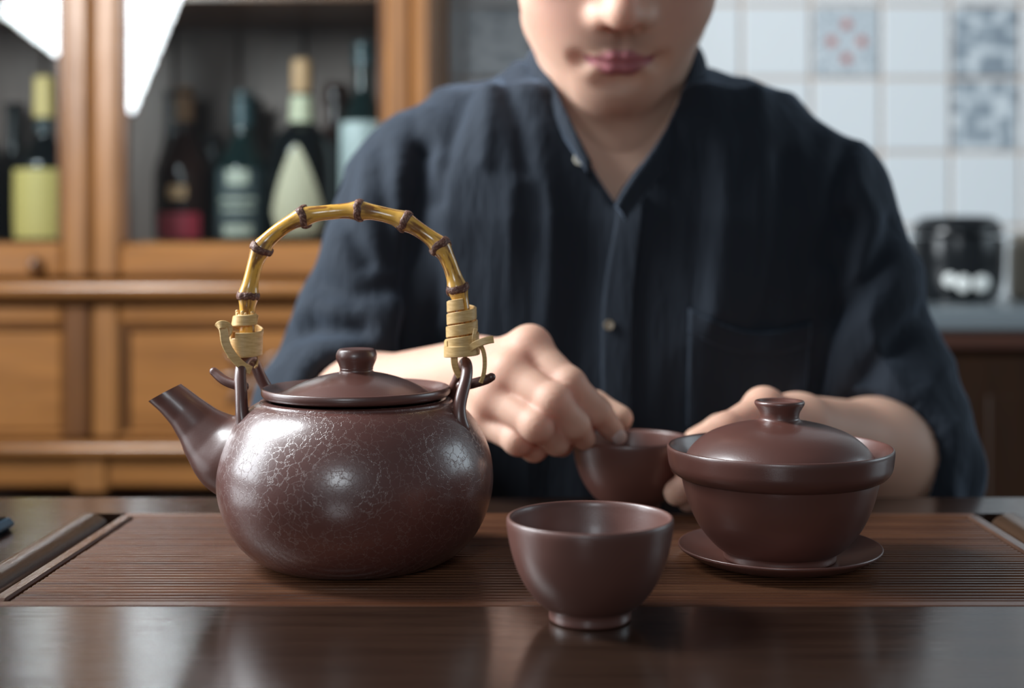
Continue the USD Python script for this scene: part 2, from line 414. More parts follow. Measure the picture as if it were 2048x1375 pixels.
obj('waist_moulding', bullnose(xl - .012, xr + .012, Z(593), Z(561), YC - .045, YC + .02), 'moulding_wood', cab)
obj('cove', cb(xl - .006, xr + .006, Z(605), Z(593.5), YC - .026, YC + .02, .005), 'cabinet_dark', cab)
obj('base_moulding', bullnose(xl - .008, xr + .008, Z(908), Z(880), YC - .035, YC + .02), 'moulding_wood', cab)
obj('plinth', cb(xl, xr, 0, .10, YC - .01, YC + .02, .004), 'cabinet_dark', cab)
seam = X(186)
for k, (a, b) in enumerate(((seam + .0015, X(825)), (2 * seam - X(825), seam - .0015))):
    sw = .046                                          # stile width
    z0, z1 = Z(557), ztop - .01
    y0, y1 = YC - .012, YC + .018
    d = part('glazed_door', cab, 'glazed upper door')
    obj('stile', cb(a, a + sw, z0, z1, y0, y1, .009), 'cabinet_wood', d)
    obj('stile', cb(b - sw, b, z0, z1, y0, y1, .009), 'cabinet_wood', d)
    obj('rail', cb(a + sw - .002, b - sw + .002, z0, Z(487), y0 + .002, y1, .009), 'cabinet_wood_cross', d)
    obj('rail', cb(a + sw - .002, b - sw + .002, z1 - .06, z1, y0 + .002, y1, .009), 'cabinet_wood_cross', d)
    obj('bead', cb(a + sw - .002, a + sw + .010, Z(487), z1 - .05, y0 + .008, y1, .004), 'cabinet_dark', d)
    obj('bead', cb(b - sw - .010, b - sw + .002, Z(487), z1 - .05, y0 + .008, y1, .004), 'cabinet_dark', d)
    obj('glass_pane', cb(a + sw + .001, b - sw - .001, Z(486), z1 - .058, YC, YC + .004, .0005), 'pane_glass', d)
    kx = (X(80) if k else a + sw * .5)
    if k:
        kp = chaikin([(0, 0), (.006, 0), (.009, .010), (.012, .022), (.007, .034), (0, .038)], 2)
        kn = lathe(kp, (kx, y0 - .012, Z(555)), 20, 0)
        obj('pull', kn, 'cabinet_dark', d, label='dark wooden drop pull')
    # cupboard doors below the waist
    z0, z1 = Z(879), Z(606)
    c = part('cupboard_door', cab, 'panelled lower door')
    obj('stile', cb(a, a + sw, z0, z1, y0, y1, .008), 'cabinet_dark' if k else 'cabinet_wood', c)
    obj('stile', cb(b - sw, b, z0, z1, y0, y1, .008), 'cabinet_dark' if k else 'cabinet_wood', c)
    obj('rail', cb(a + sw - .002, b - sw + .002, z1 - .036, z1, y0 + .002, y1, .008), 'cabinet_wood_cross', c)
    obj('rail', cb(a + sw - .002, b - sw + .002, z0, z0 + .014, y0 + .002, y1, .006), 'cabinet_wood_cross', c)
    obj('bead', cb(a + sw - .001, a + sw + .012, z0, z1 - .03, y0 + .010, y1, .005), 'cabinet_dark', c)
    obj('bead', cb(a + sw, b - sw, z1 - .047, z1 - .034, y0 + .010, y1, .005), 'cabinet_dark', c)
    pn = cb(a + sw + .010, b - sw - .004, z0 + .012, z1 - .044, y0 + .016, y1 - .002, .012)
    obj('panel', pn, 'cabinet_wood_cross', c)
    # carved rosette in the middle of the panel
    rs = []
    mx, mz = (a + b) / 2, (z0 + z1) / 2 - .012
    for q in range(8):
        e = trimesh.creation.icosphere(2, 1.0); e.apply_scale((.030, .006, .011)); e.apply_translation((.032, 0, 0))
        e.apply_transform(trimesh.transformations.rotation_matrix(q * np.pi / 4, (0, 1, 0))); e.apply_translation((mx, y0 + .016, mz)); rs.append(e)
    obj('carving', join(*rs), 'cabinet_dark', c)
    # drawer under the base moulding
    w = obj('drawer_front', cb(a + .012, b - .012, Z(974), Z(912), y0 + .006, y1, .006), 'cabinet_wood_cross', cab)
obj('stile', cb(seam - .028, seam + .028, Z(985), Z(908), YC - .014, YC + .018, .006), 'cabinet_wood', cab)
obj('bottom_rail', cb(xl + .02, xr - .02, .10, Z(990) - .012, YC - .004, YC + .018, .004), 'cabinet_wood_cross', cab)

# ------------------------------------------------------------------ bottles behind the glass
def bottle(px, d, prof, glass, label, cap=None, capmat=None, extra=(), group='bottles in the glazed cabinet'):
    x = at(px, CY, d - .035)[0]
    loc = np.array([x, d, shelf_z])
    t = thing('bottle', loc, label, 'bottle', group)
    q = chaikin(prof, 3)
    obj('glass_body', lathe(prof, loc, 48), glass, t)
    if cap:
        obj('cap', lathe(cap, loc, 36, 1), capmat, t)
    rz = lambda z: np.interp(z, q[:, 1], q[:, 0])
    for name, z0, z1, wid, m in extra:
        n = 24
        zs = np.linspace(z0, z1, n)
        hw = np.array([wid(z) if callable(wid) else wid for z in zs])
        cols = np.linspace(-1, 1, 17)
        rr = np.array([rz(z) for z in zs]) + .0012
        A = hw[:, None] * cols / np.maximum(rr[:, None], 1e-3)
        front = np.stack([x + rr[:, None] * np.sin(A), d - rr[:, None] * np.cos(A), np.broadcast_to(shelf_z + zs[:, None], A.shape)], -1)
        r2 = rr - .0016
        back = np.stack([x + r2[:, None] * np.sin(A), d - r2[:, None] * np.cos(A), np.broadcast_to(shelf_z + zs[:, None], A.shape)], -1)
        obj(name, slab(front, back), m, t)
    return t


def slab(front, back):
    """A closed sheet from two grids of points (n, m, 3)."""
    n, m = front.shape[:2]
    v = np.vstack([front.reshape(-1, 3), back.reshape(-1, 3)])
    o = n * m
    i, j = np.meshgrid(np.arange(n - 1), np.arange(m - 1), indexing='ij')
    a, b, c, e = (i * m + j).ravel(), (i * m + j + 1).ravel(), ((i + 1) * m + j + 1).ravel(), ((i + 1) * m + j).ravel()
    f = [np.stack([a, b, c], 1), np.stack([a, c, e], 1), np.stack([o + a, o + c, o + b], 1), np.stack([o + a, o + e, o + c], 1)]
    ring = np.r_[np.arange(m), np.arange(1, n) * m + m - 1, (n - 1) * m + np.arange(m - 2, -1, -1), np.arange(n - 2, 0, -1) * m]
    r2 = np.roll(ring, -1)
    f += [np.stack([r2, ring, o + ring], 1), np.stack([r2, o + ring, o + r2], 1)]
    return trimesh.Trimesh(v, np.vstack(f), process=False)


BD = 2.32
k = BD / FPX
straight = lambda R, hs, hn, rn, H: [(0, .004), (R - .008, 0), (R, .006), (R, hs - .02), (R * .96, hs), (R * .6, hs + (hn - hs) * .55), (rn * 1.1, hn), (rn, hn + .015), (rn, H - .012), (rn + .003, H - .010), (rn + .003, H - .001), (rn - .004, H), (0, H)]
bottle(-62, BD, straight(.046, .15, .20, .014, .29), 'bottle_dark', 'dark bottle with yellow label cut by the left picture edge', [(0, .235), (.0165, .235, 1), (.0165, .294, 1), (0, .296)], 'cap_gold',
       [('label', .010, .125, .040, 'label_yellow')])
bottle(75, BD, straight(.054, .145, .185, .0155, .29), 'bottle_dark', 'dark square-shouldered bottle with big yellow label and gold cap', [(0, .222), (.0195, .222, 1), (.0185, .292, 1), (.012, .296), (0, .297)], 'cap_gold',
       [('label', .006, .128, .049, 'label_yellow'), ('neck_band', .197, .215, .013, 'label_dark')])
bottle(358, BD + .03, straight(.048, .135, .20, .0155, .275), 'bottle_brown', 'dark brown bottle with red lower label and brown cap', [(0, .218), (.0185, .218, 1), (.0175, .280, 1), (0, .283)], 'cap_brown',
       [('label', .003, .052, .042, 'label_red'), ('emblem', .078, .100, .016, 'cap_tan')])
bottle(478, BD, straight(.051, .135, .19, .0165, .262), 'bottle_green', 'dark green bottle with black label and faint pale lettering', [(0, .205), (.0195, .205, 1), (.0185, .266, 1), (.012, .269), (0, .27)], 'cap_teal',
       [('label', .008, .128, .044, 'label_dark'), ('lettering', .100, .126, .020, 'label_print'), ('lettering', .070, .078, .034, 'label_print'), ('lettering', .054, .060, .030, 'label_print'), ('lettering', .012, .030, .026, 'label_print')])
bottle(597, BD - .03, [(0, .003), (.030, 0), (.052, .016), (.060, .060), (.060, .120), (.057, .165), (.044, .190), (.026, .203), (.0205, .212), (.019, .255), (.016, .262), (.0165, .30), (0, .302)], 'bottle_dark',
       'round-shouldered bottle with pale drop-shaped label and tan stopper', [(0, .262), (.0165, .262, 1), (.0185, .268), (.0180, .318, 1), (.012, .322), (0, .323)], 'cap_tan',
       [('label', .012, .168, lambda z: .050 * (np.clip((.168 - z) / .115, 0, 1) ** .75) * (1 if z > .05 else (.75 + .25 * (z - .012) / .038)), 'label_cream'), ('neck_foil', .210, .256, .0195 * 2.4, 'foil_pale')])
for px_, H_, lab in ((14, .262, 'plain dark bottle behind the yellow-labelled one at far left'), (338, .285, 'plain dark bottle peeping out left of the red-labelled one'), (499, .270, 'plain dark bottle close behind the green one with pale lettering'), (418, .20, 'short plain dark bottle between the red-labelled and green ones')):
    bottle(px_, 2.448, straight(.037, H_ * .50, H_ * .72, .0165, H_), 'bottle_dark', lab)
bottle(668, BD + .12, straight(.044, .16, .23, .017, .285), 'bottle_brown', 'short brown bottle with dark stopper half hidden behind its neighbours', [(0, .255), (.024, .255, 1), (.026, .275), (.020, .297, 1), (0, .30)], 'bottle_brown')
bottle(722, BD, straight(.048, .205, .265, .0165, .345), 'bottle_green', 'tall dark bottle with silver label rising beside the shoulder', [(0, .315), (.0195, .315, 1), (.0185, .352, 1), (.013, .356), (0, .357)], 'cap_teal',
       [('label', .02, .212, .042, 'label_silver')])

# ------------------------------------------------------------------ the kitchen counter at the right
CF = 1.98
ct = thing('kitchen_counter', (at(1900, 496, CF)[0], CF + .3, 0), 'dark wooden kitchen counter with grey stone worktop below the tiles', 'counter')
ctz = ZC - .094
lx, rx = at(1480, 0, CF)[0], 1.25
obj('worktop', cbox((lx, CF, ctz - .034), (rx, WALL - .012, ctz), .006), 'worktop', ct)
obj('carcass', cbox((lx + .01, CF + .04, .02), (rx - .01, WALL - .02, ctz - .036), .003), 'counter_wood', ct)
obj('edge_board', cbox((lx + .004, CF + .006, ctz - .062), (rx - .004, CF + .038, ctz - .0345), .004), 'edge_wood', ct)
for q in range(3):
    a = lx + .02 + q * (rx - lx - .04) / 3
    b = lx + .02 + (q + 1) * (rx - lx - .04) / 3 - .006
    dr = obj('door', cbox((a, CF + .018, .10), (b, CF + .038, ctz - .07), .004), 'counter_wood', ct)
    obj('door_panel', cbox((a + .06, CF + .012, .16), (b - .06, CF + .020, ctz - .13), .006), 'counter_wood', dr)
    obj('knob', lathe([(0, 0), (.010, 0), (.012, .008), (.006, .014), (0, .015)], (b - .03, CF + .005, ctz - .25), 16), 'brass', dr)

AD = 2.28
ka = AD / FPX
ap_ = at(1914, 496, AD)
loc = np.array([ap_[0], AD, ctz])
app = thing('rice_cooker', loc, 'small glossy black cooker with pale buttons standing on the worktop', 'rice cooker')
obj('body', lathe([(0, .006), (.060, .004), (.070, .010), (.078, .040), (.080, .085), (.079, .112, 1), (.0775, .113), (0, .113)], loc, 64), 'black_plastic', app)
obj('lid', lathe([(0, .1135), (.0785, .1135), (.0785, .128), (.066, .146), (.055, .150), (0, .151)], loc, 64), 'black_plastic', app)
obj('foot', lathe([(0, 0), (.058, 0, 1), (.058, .006, 1), (0, .006)], loc, 40, 0), 'black_plastic', app)
for q, (da, w) in enumerate(((-.46, .011), (-.18, .012), (.22, .017))):
    c = loc + np.array([.0795 * math.sin(da), -.0795 * math.cos(da), .040 if q == 0 else .034])
    b = trimesh.creation.icosphere(2, 1.0); b.apply_scale((w, .004, .012 if q == 0 else .015)); b.apply_transform(trimesh.transformations.rotation_matrix(da, (0, 0, 1))); b.apply_translation(c)
    obj('button', b, 'chrome_panel', app)
bl = at(2068, 496, 2.36)
bloc = np.array([bl[0], 2.36, ctz])
bj = thing('storage_jar', bloc, 'dull beige canister at the far right end of the worktop', 'jar')
obj('body', lathe([(0, 0), (.040, 0), (.045, .01), (.045, .095), (.040, .105, 1), (0, .105)], bloc, 40), 'beige', bj)
obj('lid', lathe([(0, .1055), (.043, .1055), (.043, .118), (.03, .122), (0, .123)], bloc, 40), 'beige', bj)

# ------------------------------------------------------------------ the tea table and its tray
tx0, tx1, ty0, ty1 = -.80, .80, .28, .932
sx0, sx1, sy0, sy1 = -.2685, .2815, .657, .862          # the slatted field
hx0, hx1, hy0, hy1 = sx0 - .0375, sx1 + .0375, sy0 - .011, sy1 + .011
tab = thing('tea_table', (0, .6, 0), 'dark glossy wooden tea table with a slatted tray let into its top', 'table')
top = manifold3d.Manifold(manifold3d.Mesh(*(lambda m: (np.asarray(m.vertices, np.float32), np.asarray(m.faces, np.uint32)))(cbox((tx0, ty0, TT - .035), (tx1, ty1, TT), .003))))
hole = manifold3d.Manifold.cube((hx1 - hx0, hy1 - hy0, .05)).translate((hx0, hy0, TT - .024))
obj('tabletop', top - hole, 'table_wood', tab)
for x in (tx0 + .05, tx1 - .05):
    for y in (ty0 + .05, ty1 - .06):
        obj('leg', cbox((x - .03, y - .03, 0), (x + .03, y + .03, TT - .0355), .004), 'table_wood', tab)
obj('apron', cbox((tx0 + .08, ty1 - .075, TT - .10), (tx1 - .08, ty1 - .055, TT - .0355), .002), 'table_wood', tab)
obj('apron', cbox((tx0 + .08, ty0 + .04, TT - .10), (tx1 - .08, ty0 + .06, TT - .0355), .002), 'table_wood', tab)

tray = thing('tea_tray', ((hx0 + hx1) / 2, (hy0 + hy1) / 2, TT - .0235), 'brown wooden slatted tea tray set flush into the table top', 'tray')
e = .0006
obj('drip_pan', cbox((hx0 + e, hy0 + e, TT - .0235), (hx1 - e, hy1 - e, TT - .018), .001), 'drip_pan', tray)
obj('front_strip', cbox((sx0 - .0095, hy0 + e, TT - .0178), (sx1 + .0095, sy0 - .0010, TT + .0002), .0012), 'slat_wood_dark', tray)
obj('back_strip', cbox((sx0 - .0095, sy1 + .0003, TT - .0178), (sx1 + .0095, hy1 - e, TT + .0004), .0012), 'slat_wood', tray)
obj('end_strip', cbox((sx0 - .0095, sy0, TT - .0178), (sx0 - .0012, sy1, TT + .0010), .0012), 'tray_wood', tray)
obj('end_strip', cbox((sx1 + .0012, sy0, TT - .0178), (sx1 + .0095, sy1, TT + .0010), .0012), 'tray_wood', tray)
for s, xa in ((-1, sx0 - .0135), (1, sx1 + .0135)):
    path = np.array([[xa + s * .0128, y, TT - .0042] for y in np.linspace(sy0 - .009, sy1 + .002, 24)])
    N = np.tile([1., 0, 0], (24, 1)); B = np.tile([0, 0, 1.], (24, 1))
    sec = np.array([(-s * q, w) for q, w in chaikin([(-.0098, -.013, 1), (-.0098, .0040), (-.0085, .0062), (-.004, .0066), (.0035, .0045), (.0090, -.001), (.0098, -.013, 1), (-.0098, -.013)], 3)[:-1]])
    obj('side_bar', sweep(path, N, B, sec), 'rail_wood', tray)
n_sl = 37
pitch = (sy1 - sy0) / n_sl
rng = np.random.default_rng(11)
for k_ in range(n_sl):
    y = sy0 + k_ * pitch
    dz = rng.uniform(-.00015, .00015)
    obj('slat', cbox((sx0 + rng.uniform(0, .0004), y + .0005, TT - .010), (sx1, y + pitch - .0015, TT + dz), .0008), 'slat_wood' if rng.random() < .6 else 'slat_wood_dark', tray, smooth=False)

ph = at(-36, 1063, .80)
phone = thing('phone', (ph[0], .80, TT), 'dark blue flat phone lying at the far left of the table', 'phone')
pb = cbox((ph[0] - .075, .772, TT), (ph[0] + .0105, .826, TT + .0075), .003)
obj('case', pb, 'phone_blue', phone)
obj('screen', cbox((ph[0] - .070, .776, TT + .0074), (ph[0] + .0065, .822, TT + .0080), .0003), 'bottle_dark', phone)

# ------------------------------------------------------------------ the teapot
TD = .740
tpx = at(713, 0, TD)[0]
P0 = np.array([tpx, TD, TT + .0003])
pot = thing('teapot', P0, 'large dark brown clay teapot with crackled belly and arched bamboo handle', 'teapot')


def tp(px, py, dy=0.):
    """A point of the teapot's mid plane (dy towards the back)."""
    p = at(px, py, TD); p[1] += dy
    return p


body_prof = [(0, .003), (.036, .0025), (.044, .0005), (.052, .002), (.061, .0075), (.0705, .0185), (.0765, .034), (.0782, .047), (.0765, .061), (.071, .0745), (.0635, .0845), (.0575, .0895), (.0545, .0905, 1), (.0540, .0915, 1), (.0505, .0925), (.0480, .091, 1), (.0475, .088), (.060, .080), (.070, .065), (.0735, .047), (.070, .028), (.055, .010), (0, .007)]
body = lathe(body_prof, P0, 160, 3)
body_path = obj('body', body, 'pot_clay', pot)
# spout: centre line with widths read off the silhouette
sc = spline([tp(474, 905), tp(440, 890), tp(405, 858), tp(372, 823), tp(345, 798), tp(327, 783)], 40)
sr = np.interp(np.linspace(0, 1, 40), [0, .12, .3, .5, .7, .9, 1], [.0265, .0235, .0178, .0133, .0108, .0096, .0094])
t_, N_, B_ = frames(sc)
a_ = np.linspace(0, 2 * np.pi, 40, endpoint=False)
ring = np.stack([np.cos(a_), np.sin(a_)], -1)
ext = np.vstack([sc, sc[-1:] + t_[-1:] * .012])
_, Ne, Be = frames(ext)
outer = sweep(ext, Ne, Be, ring[None] * np.r_[sr, sr[-1] * .97][:, None, None])
inner_ = sweep(ext[14:], Ne[14:], Be[14:], ring[None] * (np.r_[sr, sr[-1] * .97][14:] - .0024)[:, None, None])
mk = lambda m: manifold3d.Manifold(manifold3d.Mesh(np.asarray(m.vertices, np.float32), np.asarray(m.faces, np.uint32)))
cutn = unit(np.array([-.48, 0, .88]))
sp = (mk(outer) - mk(inner_)).trim_by_plane(tuple(-cutn), float(-cutn @ tp(329, 785)))
obj('spout', sp, 'clay', pot)
# lugs: forked twigs of clay
def lug(front, back, stub, r):
    parts = [tube(spline(front, 30), np.interp(np.linspace(0, 1, 30), [0, .25, 1], [r * 1.35, r * 1.05, r * .95]), 18),
             tube(spline(back, 24), np.interp(np.linspace(0, 1, 24), [0, .3, 1], [r * 1.25, r, r * .9]), 18),
             tube(spline(stub, 24), np.interp(np.linspace(0, 1, 24), [0, .8, 1], [r * .88, r * .8, r * .72]), 16)]
    return join(*parts)
R0 = .0036
obj('lug', lug([tp(508, 850, -.020), tp(501, 822, -.020), tp(495, 775, -.016), tp(489, 740, -.010), tp(490, 722, -.004), tp(498, 716, .004)],
               [tp(530, 810, .022), tp(518, 784, .021), tp(505, 750, .016), tp(500, 722, .008), tp(498, 716, .004)],
               [tp(497, 768, -.012), tp(475, 764, -.010), tp(455, 757, -.008), tp(441, 748, -.006), tp(432, 741, -.005)], R0 * .93), 'clay', pot)
obj('lug', lug([tp(928, 845, -.020), tp(923, 815, -.020), tp(928, 780, -.016), tp(935, 748, -.010), tp(934, 730, -.004), tp(930, 725, .002)],
               [tp(898, 800, .022), tp(906, 780, .020), tp(916, 755, .015), tp(925, 732, .008), tp(930, 725, .002)],
               [tp(922, 772, .002), tp(945, 767, .001), tp(962, 762, .0), tp(976, 757, -.001), tp(983, 753, -.002)], R0 * .95), 'clay', pot)
lid_prof = [(0, .0930), (.0475, .0930), (.0512, .0934), (.0530, .0948), (.0534, .0968), (.0530, .0986), (.0520, .0992), (.0505, .0984), (.0460, .0956), (.0425, .0952), (.0385, .0978), (.030, .1020), (.018, .1058), (.0098, .1072), (.0092, .1085), (.0098, .110), (0, .110)]
lid = obj('lid', lathe(lid_prof, P0, 128, 3), 'clay', pot)
obj('knob', lathe([(0, .1065), (.0096, .1068), (.0092, .1090), (.0100, .1115), (.0116, .1150), (.0116, .1175), (.0103, .1203), (.0085, .1208), (.004, .1203), (0, .1203)], P0, 64, 3), 'clay', lid)

# bamboo handle
hp = [(495, 690), (495, 640), (497, 590), (506, 545), (523, 497), (560, 459), (608, 433), (662, 424), (718, 421), (765, 428), (808, 442), (848, 466), (880, 493), (901, 532), (915, 577), (924, 615), (928, 650), (931, 700)]
hpath = np.array([tp(*q) for q in hp])
cum = np.r_[0, np.cumsum(np.linalg.norm(np.diff(hpath, axis=0), axis=1))]
node_s = cum[[2, 4, 6, 8, 10, 12, 14]]
nH = 460
s_ = np.linspace(0, cum[-1], nH)
hc = CubicSpline(cum, hpath)(s_)
dn = np.abs(s_[:, None] - node_s[None]).min(1)
hr = .0046 + .0013 * np.exp(-(dn / .0042) ** 2) - .0003 * np.exp(-((dn - .013) / .006) ** 2)
_, Nh, Bh = frames(hc)
sides = 40
aa = np.linspace(0, 2 * np.pi, sides, endpoint=False)
sec = np.stack([np.cos(aa), np.sin(aa)], -1)[None] * hr[:, None, None]
hm = sweep(hc, Nh, Bh, sec)
Ss, Aa = np.meshgrid(s_, aa, indexing='ij')
q3 = np.stack([np.cos(Aa) * 2.6, np.sin(Aa) * 2.6, Ss * 70], -1)
st = meshkit.fbm(q3 + 7.3, 4, 3)
st2 = meshkit.fbm(q3 * [1.8, 1.8, .45] + 3.1, 3, 9)
wgt = np.clip((st - .53) / .09, 0, 1) * .9 + np.clip((st2 - .58) / .1, 0, 1) * .5
wgt = np.clip(wgt, 0, 1)[..., None]
near = np.exp(-(dn / .006) ** 2)[:, None, None]
col = np.array([.90, .48, .08]) * (.85 + .35 * meshkit.noise(q3 * .7))[..., None] * (1 - wgt) + np.array([.25, .085, .018]) * wgt
col = col * (1 - .25 * near) + np.array([.62, .45, .24]) * .25 * near
col = np.vstack([col.reshape(-1, 3), [[.3, .16, .05]] * 2])
handle = obj('handle', hm, 'bamboo', pot, tint=col)
rng = np.random.default_rng(3)
for s0 in node_s:
    ss = s0 + np.linspace(-.0021, .0021, 9)
    pc = CubicSpline(cum, hpath)(ss)
    _, Nn, Bn = frames(pc)
    rr = .0058 + .0009 * np.cos(np.linspace(-1, 1, 9) * 1.35)
    a2 = np.linspace(0, 2 * np.pi, 48, endpoint=False)
    wob = meshkit.noise(np.stack([np.cos(a2) * 4 + s0 * 900, np.sin(a2) * 4, a2 * 0], -1)) * .0009
    sec = np.stack([np.cos(a2), np.sin(a2)], -1)[None] * (rr[:, None, None] + wob[None, :, None] - .0004)
    shift = (meshkit.noise(np.stack([np.cos(a2) * 2 + s0 * 500, np.sin(a2) * 2, a2 * 0 + 5], -1)) - .5) * .0026
    nm = sweep(pc, Nn, Bn, sec)
    tt = unit(pc[-1] - pc[0])
    nm.vertices[:-2] += np.tile(shift, 9)[:, None] * tt
    nz = meshkit.fbm(np.asarray(nm.vertices) * 1500, 3, 4)[:, None]
    obj('node', nm, 'bamboo_node', handle, tint=np.array([.12, .045, .032]) * (1 - np.clip((nz - .5) * 5, 0, 1)) + np.array([.36, .20, .14]) * np.clip((nz - .5) * 5, 0, 1))


def ribbon(path, Nn, w, t):
    """A flat strip: Nn is the direction of its thickness."""
    path = np.asarray(path, float)
    T = unit(np.gradient(path, axis=0))
    B = unit(np.cross(T, Nn)); Nn = unit(np.cross(B, T))
    c = t * .35
    sec = np.array([(-t / 2, -w / 2 + c), (-t / 2, w / 2 - c), (-t / 2 + c, w / 2), (t / 2 - c, w / 2), (t / 2, w / 2 - c), (t / 2, -w / 2 + c), (t / 2 - c, -w / 2), (-t / 2 + c, -w / 2)])
    return sweep(path, Nn, B, sec)


def helix(a, b, turns, R, ph=0., n=40, wob=0.):
    s = np.linspace(0, 1, int(n * abs(turns)) + 2)
    th = ph + 2 * np.pi * turns * s
    ax = unit(np.asarray(b) - a)
    u = unit(np.cross(ax, [0, 1, 0])); v = np.cross(ax, u)
    R = np.interp(s, np.linspace(0, 1, np.size(R)), np.atleast_1d(R))
    N = np.cos(th)[:, None] * u + np.sin(th)[:, None] * v
    zz = s + wob * np.sin(th * .5) / (abs(turns) * 4)
    return np.asarray(a) + (np.asarray(b) - a) * zz[:, None] + N * R[:, None], N


# bindings: flat rattan wound round the handle's feet
pth, Nn = helix(tp(489, 703), tp(490, 672), 2.05, .0095, ph=.6)
bind = obj('binding', ribbon(pth, Nn, .0068, .0011), 'rattan', pot)
pth, Nn = helix(tp(490, 676), tp(497, 634), 1.2, [.0094, .0088, .0072], ph=1.2)
obj('wrap', ribbon(pth, Nn, .0062, .0011), 'rattan', bind)
lp = spline([tp(507, 738, -.007), tp(487, 722, -.011), tp(470, 700, -.012), tp(460, 676, -.012), tp(456, 655, -.011), tp(449, 646, -.010)], 40)
obj('loose_end', ribbon(lp, np.tile([.25, -1., .1], (40, 1)), .0050, .0012), 'rattan', bind)
lp = spline([tp(445, 652, -.010), tp(453, 646, -.012), tp(460, 647, -.011), tp(460, 668, -.010)], 24)
obj('loose_end', ribbon(lp, np.tile([.0, -1., .3], (24, 1)), .0046, .0012), 'rattan', bind)
obj('loose_end', ribbon(spline([tp(507, 736, .006), tp(507, 720, .008), tp(503, 700, .008)], 16), np.tile([.8, .6, 0], (16, 1)), .004, .001), 'rattan', bind)
# frayed bamboo end above the binding
fr = []
for q in range(9):
    a = -1.3 + q * .33
    c0_ = tp(494, 645) + np.array([math.sin(a) * .0052, -math.cos(a) * .0052, 0]); c1_ = tp(495, 622 + (q * 37 % 11)) + np.array([math.sin(a) * .0058, -math.cos(a) * .0058, 0])
    fr.append(tube(np.linspace(c0_, c1_, 4), .0010, 6))
obj('splinters', join(*fr), 'rattan', handle)
pth, Nn = helix(tp(924, 704), tp(924, 690), 1.15, [.0098, .0096], ph=-.3)
bind2 = obj('binding', ribbon(pth, Nn, .0062, .0011), 'rattan', pot)
pth, Nn = helix(tp(925, 688), tp(923, 606), 3.25, [.0094, .0086, .0080, .0078], ph=.2)
obj('wrap', ribbon(pth, Nn, .0064, .0011), 'rattan', bind2)
lp = spline([tp(940, 695, -.008), tp(958, 684, -.010), tp(972, 679, -.010), tp(988, 676, -.009)], 24)
obj('loose_end', ribbon(lp, np.tile([.1, -1., .2], (24, 1)), .0042, .0012), 'rattan', bind2)
obj('loose_end', ribbon(spline([tp(949, 685, -.008), tp(950, 668, -.009), tp(953, 655, -.008)], 14), np.tile([.1, -1., .2], (14, 1)), .0022, .0010), 'rattan', bind2)
obj('tie', ribbon(spline([tp(958, 684, -.006), tp(967, 700, -.004), tp(970, 725, -.003), tp(967, 750, -.003), tp(962, 764, -.003)], 30), np.tile([.5, -1., 0], (30, 1)), .0026, .0011), 'rattan', bind2)
obj('tie', ribbon(spline([tp(911, 700, -.006), tp(910, 716, -.006), tp(913, 736, -.004), tp(921, 752, -.002)], 24), np.tile([-.2, -1., 0], (24, 1)), .0040, .0011), 'rattan', bind2)

# ------------------------------------------------------------------ cups
CD = .6245
cloc = np.array([at(1180, 0, CD)[0], CD, TT])
cup = thing('teacup', cloc, 'reddish brown clay cup standing alone at the front of the table', 'cup', 'small clay teacups')
cup_prof = [(0, .0062), (.0185, .0060), (.021, .0060), (.0265, .0100), (.0335, .0200), (.0380, .0325), (.0400, .0440), (.0403, .0478), (.0397, .0494), (.0386, .0494), (.0377, .0480), (.0372, .0440), (.0352, .0325), (.0305, .0200), (.0230, .0115), (.012, .0085), (0, .0080)]
obj('bowl', lathe(cup_prof, cloc, 128), 'cup_clay', cup)
foot_prof = [(.0165, .0062, 1), (.0160, .0010), (.0168, 0), (.0190, 0), (.0199, .0010), (.0196, .0045), (.0205, .0072, 1)]
foot = lathe(foot_prof + [(.0165, .0062)], cloc, 96, 2)
obj('foot_ring', foot, 'cup_clay', cup)
HD = .885
hloc = np.array([at(1262, 0, HD)[0], HD, TT])
held = UsdGeom.Xform.Define(stage, numbered('/World', 'teacup'))
held.AddTranslateOp().Set(Gf.Vec3d(*hloc))
held.GetPrim().GetReferences().AddInternalReference(cup)
held.GetPrim().SetInstanceable(True)
tag(held.GetPrim(), 'brown clay cup held between both hands behind the tray', 'cup', 'small clay teacups')

# ------------------------------------------------------------------ lidded bowl and saucer
GD = .735
gloc = np.array([at(1559, 0, GD)[0], GD, TT + .0003])
sau = thing('saucer', gloc, 'round brown clay saucer under the lidded bowl', 'saucer')
obj('dish', lathe([(0, .0022), (.026, .0022), (.034, .0026), (.046, .0058), (.0550, .0098), (.0566, .0108), (.0572, .0100), (.0566, .0085), (.0480, .0035), (.036, .0006), (.033, 0), (.0305, 0), (.030, .0008), (0, .0008)], gloc, 128), 'clay', sau)
gl2 = gloc + np.array([0, 0, .0024])
gw = thing('lidded_bowl', gl2, 'brown clay lidded tea bowl with flared rim on a saucer', 'bowl')
gp = [(0, .0055), (.028, .0050), (.0315, .0048), (.036, .0072), (.0455, .0180), (.0515, .0310), (.0548, .0435), (.0553, .0462, 1), (.0560, .0466), (.0592, .0480), (.0622, .0520), (.0630, .0580), (.0634, .0618), (.0630, .0636), (.0620, .0640), (.0608, .0622), (.0585, .0560), (.0545, .0490), (.0500, .0340), (.0430, .0200), (.033, .0105), (0, .0085)]
obj('bowl', lathe(gp, gl2, 144), 'clay', gw)
obj('foot_ring', lathe([(.0270, .0052, 1), (.0265, .001), (.0275, .0), (.0305, 0), (.0316, .0012), (.0312, .0042), (.0322, .0056, 1), (.0270, .0052)], gl2, 96, 2), 'cup_clay', gw)
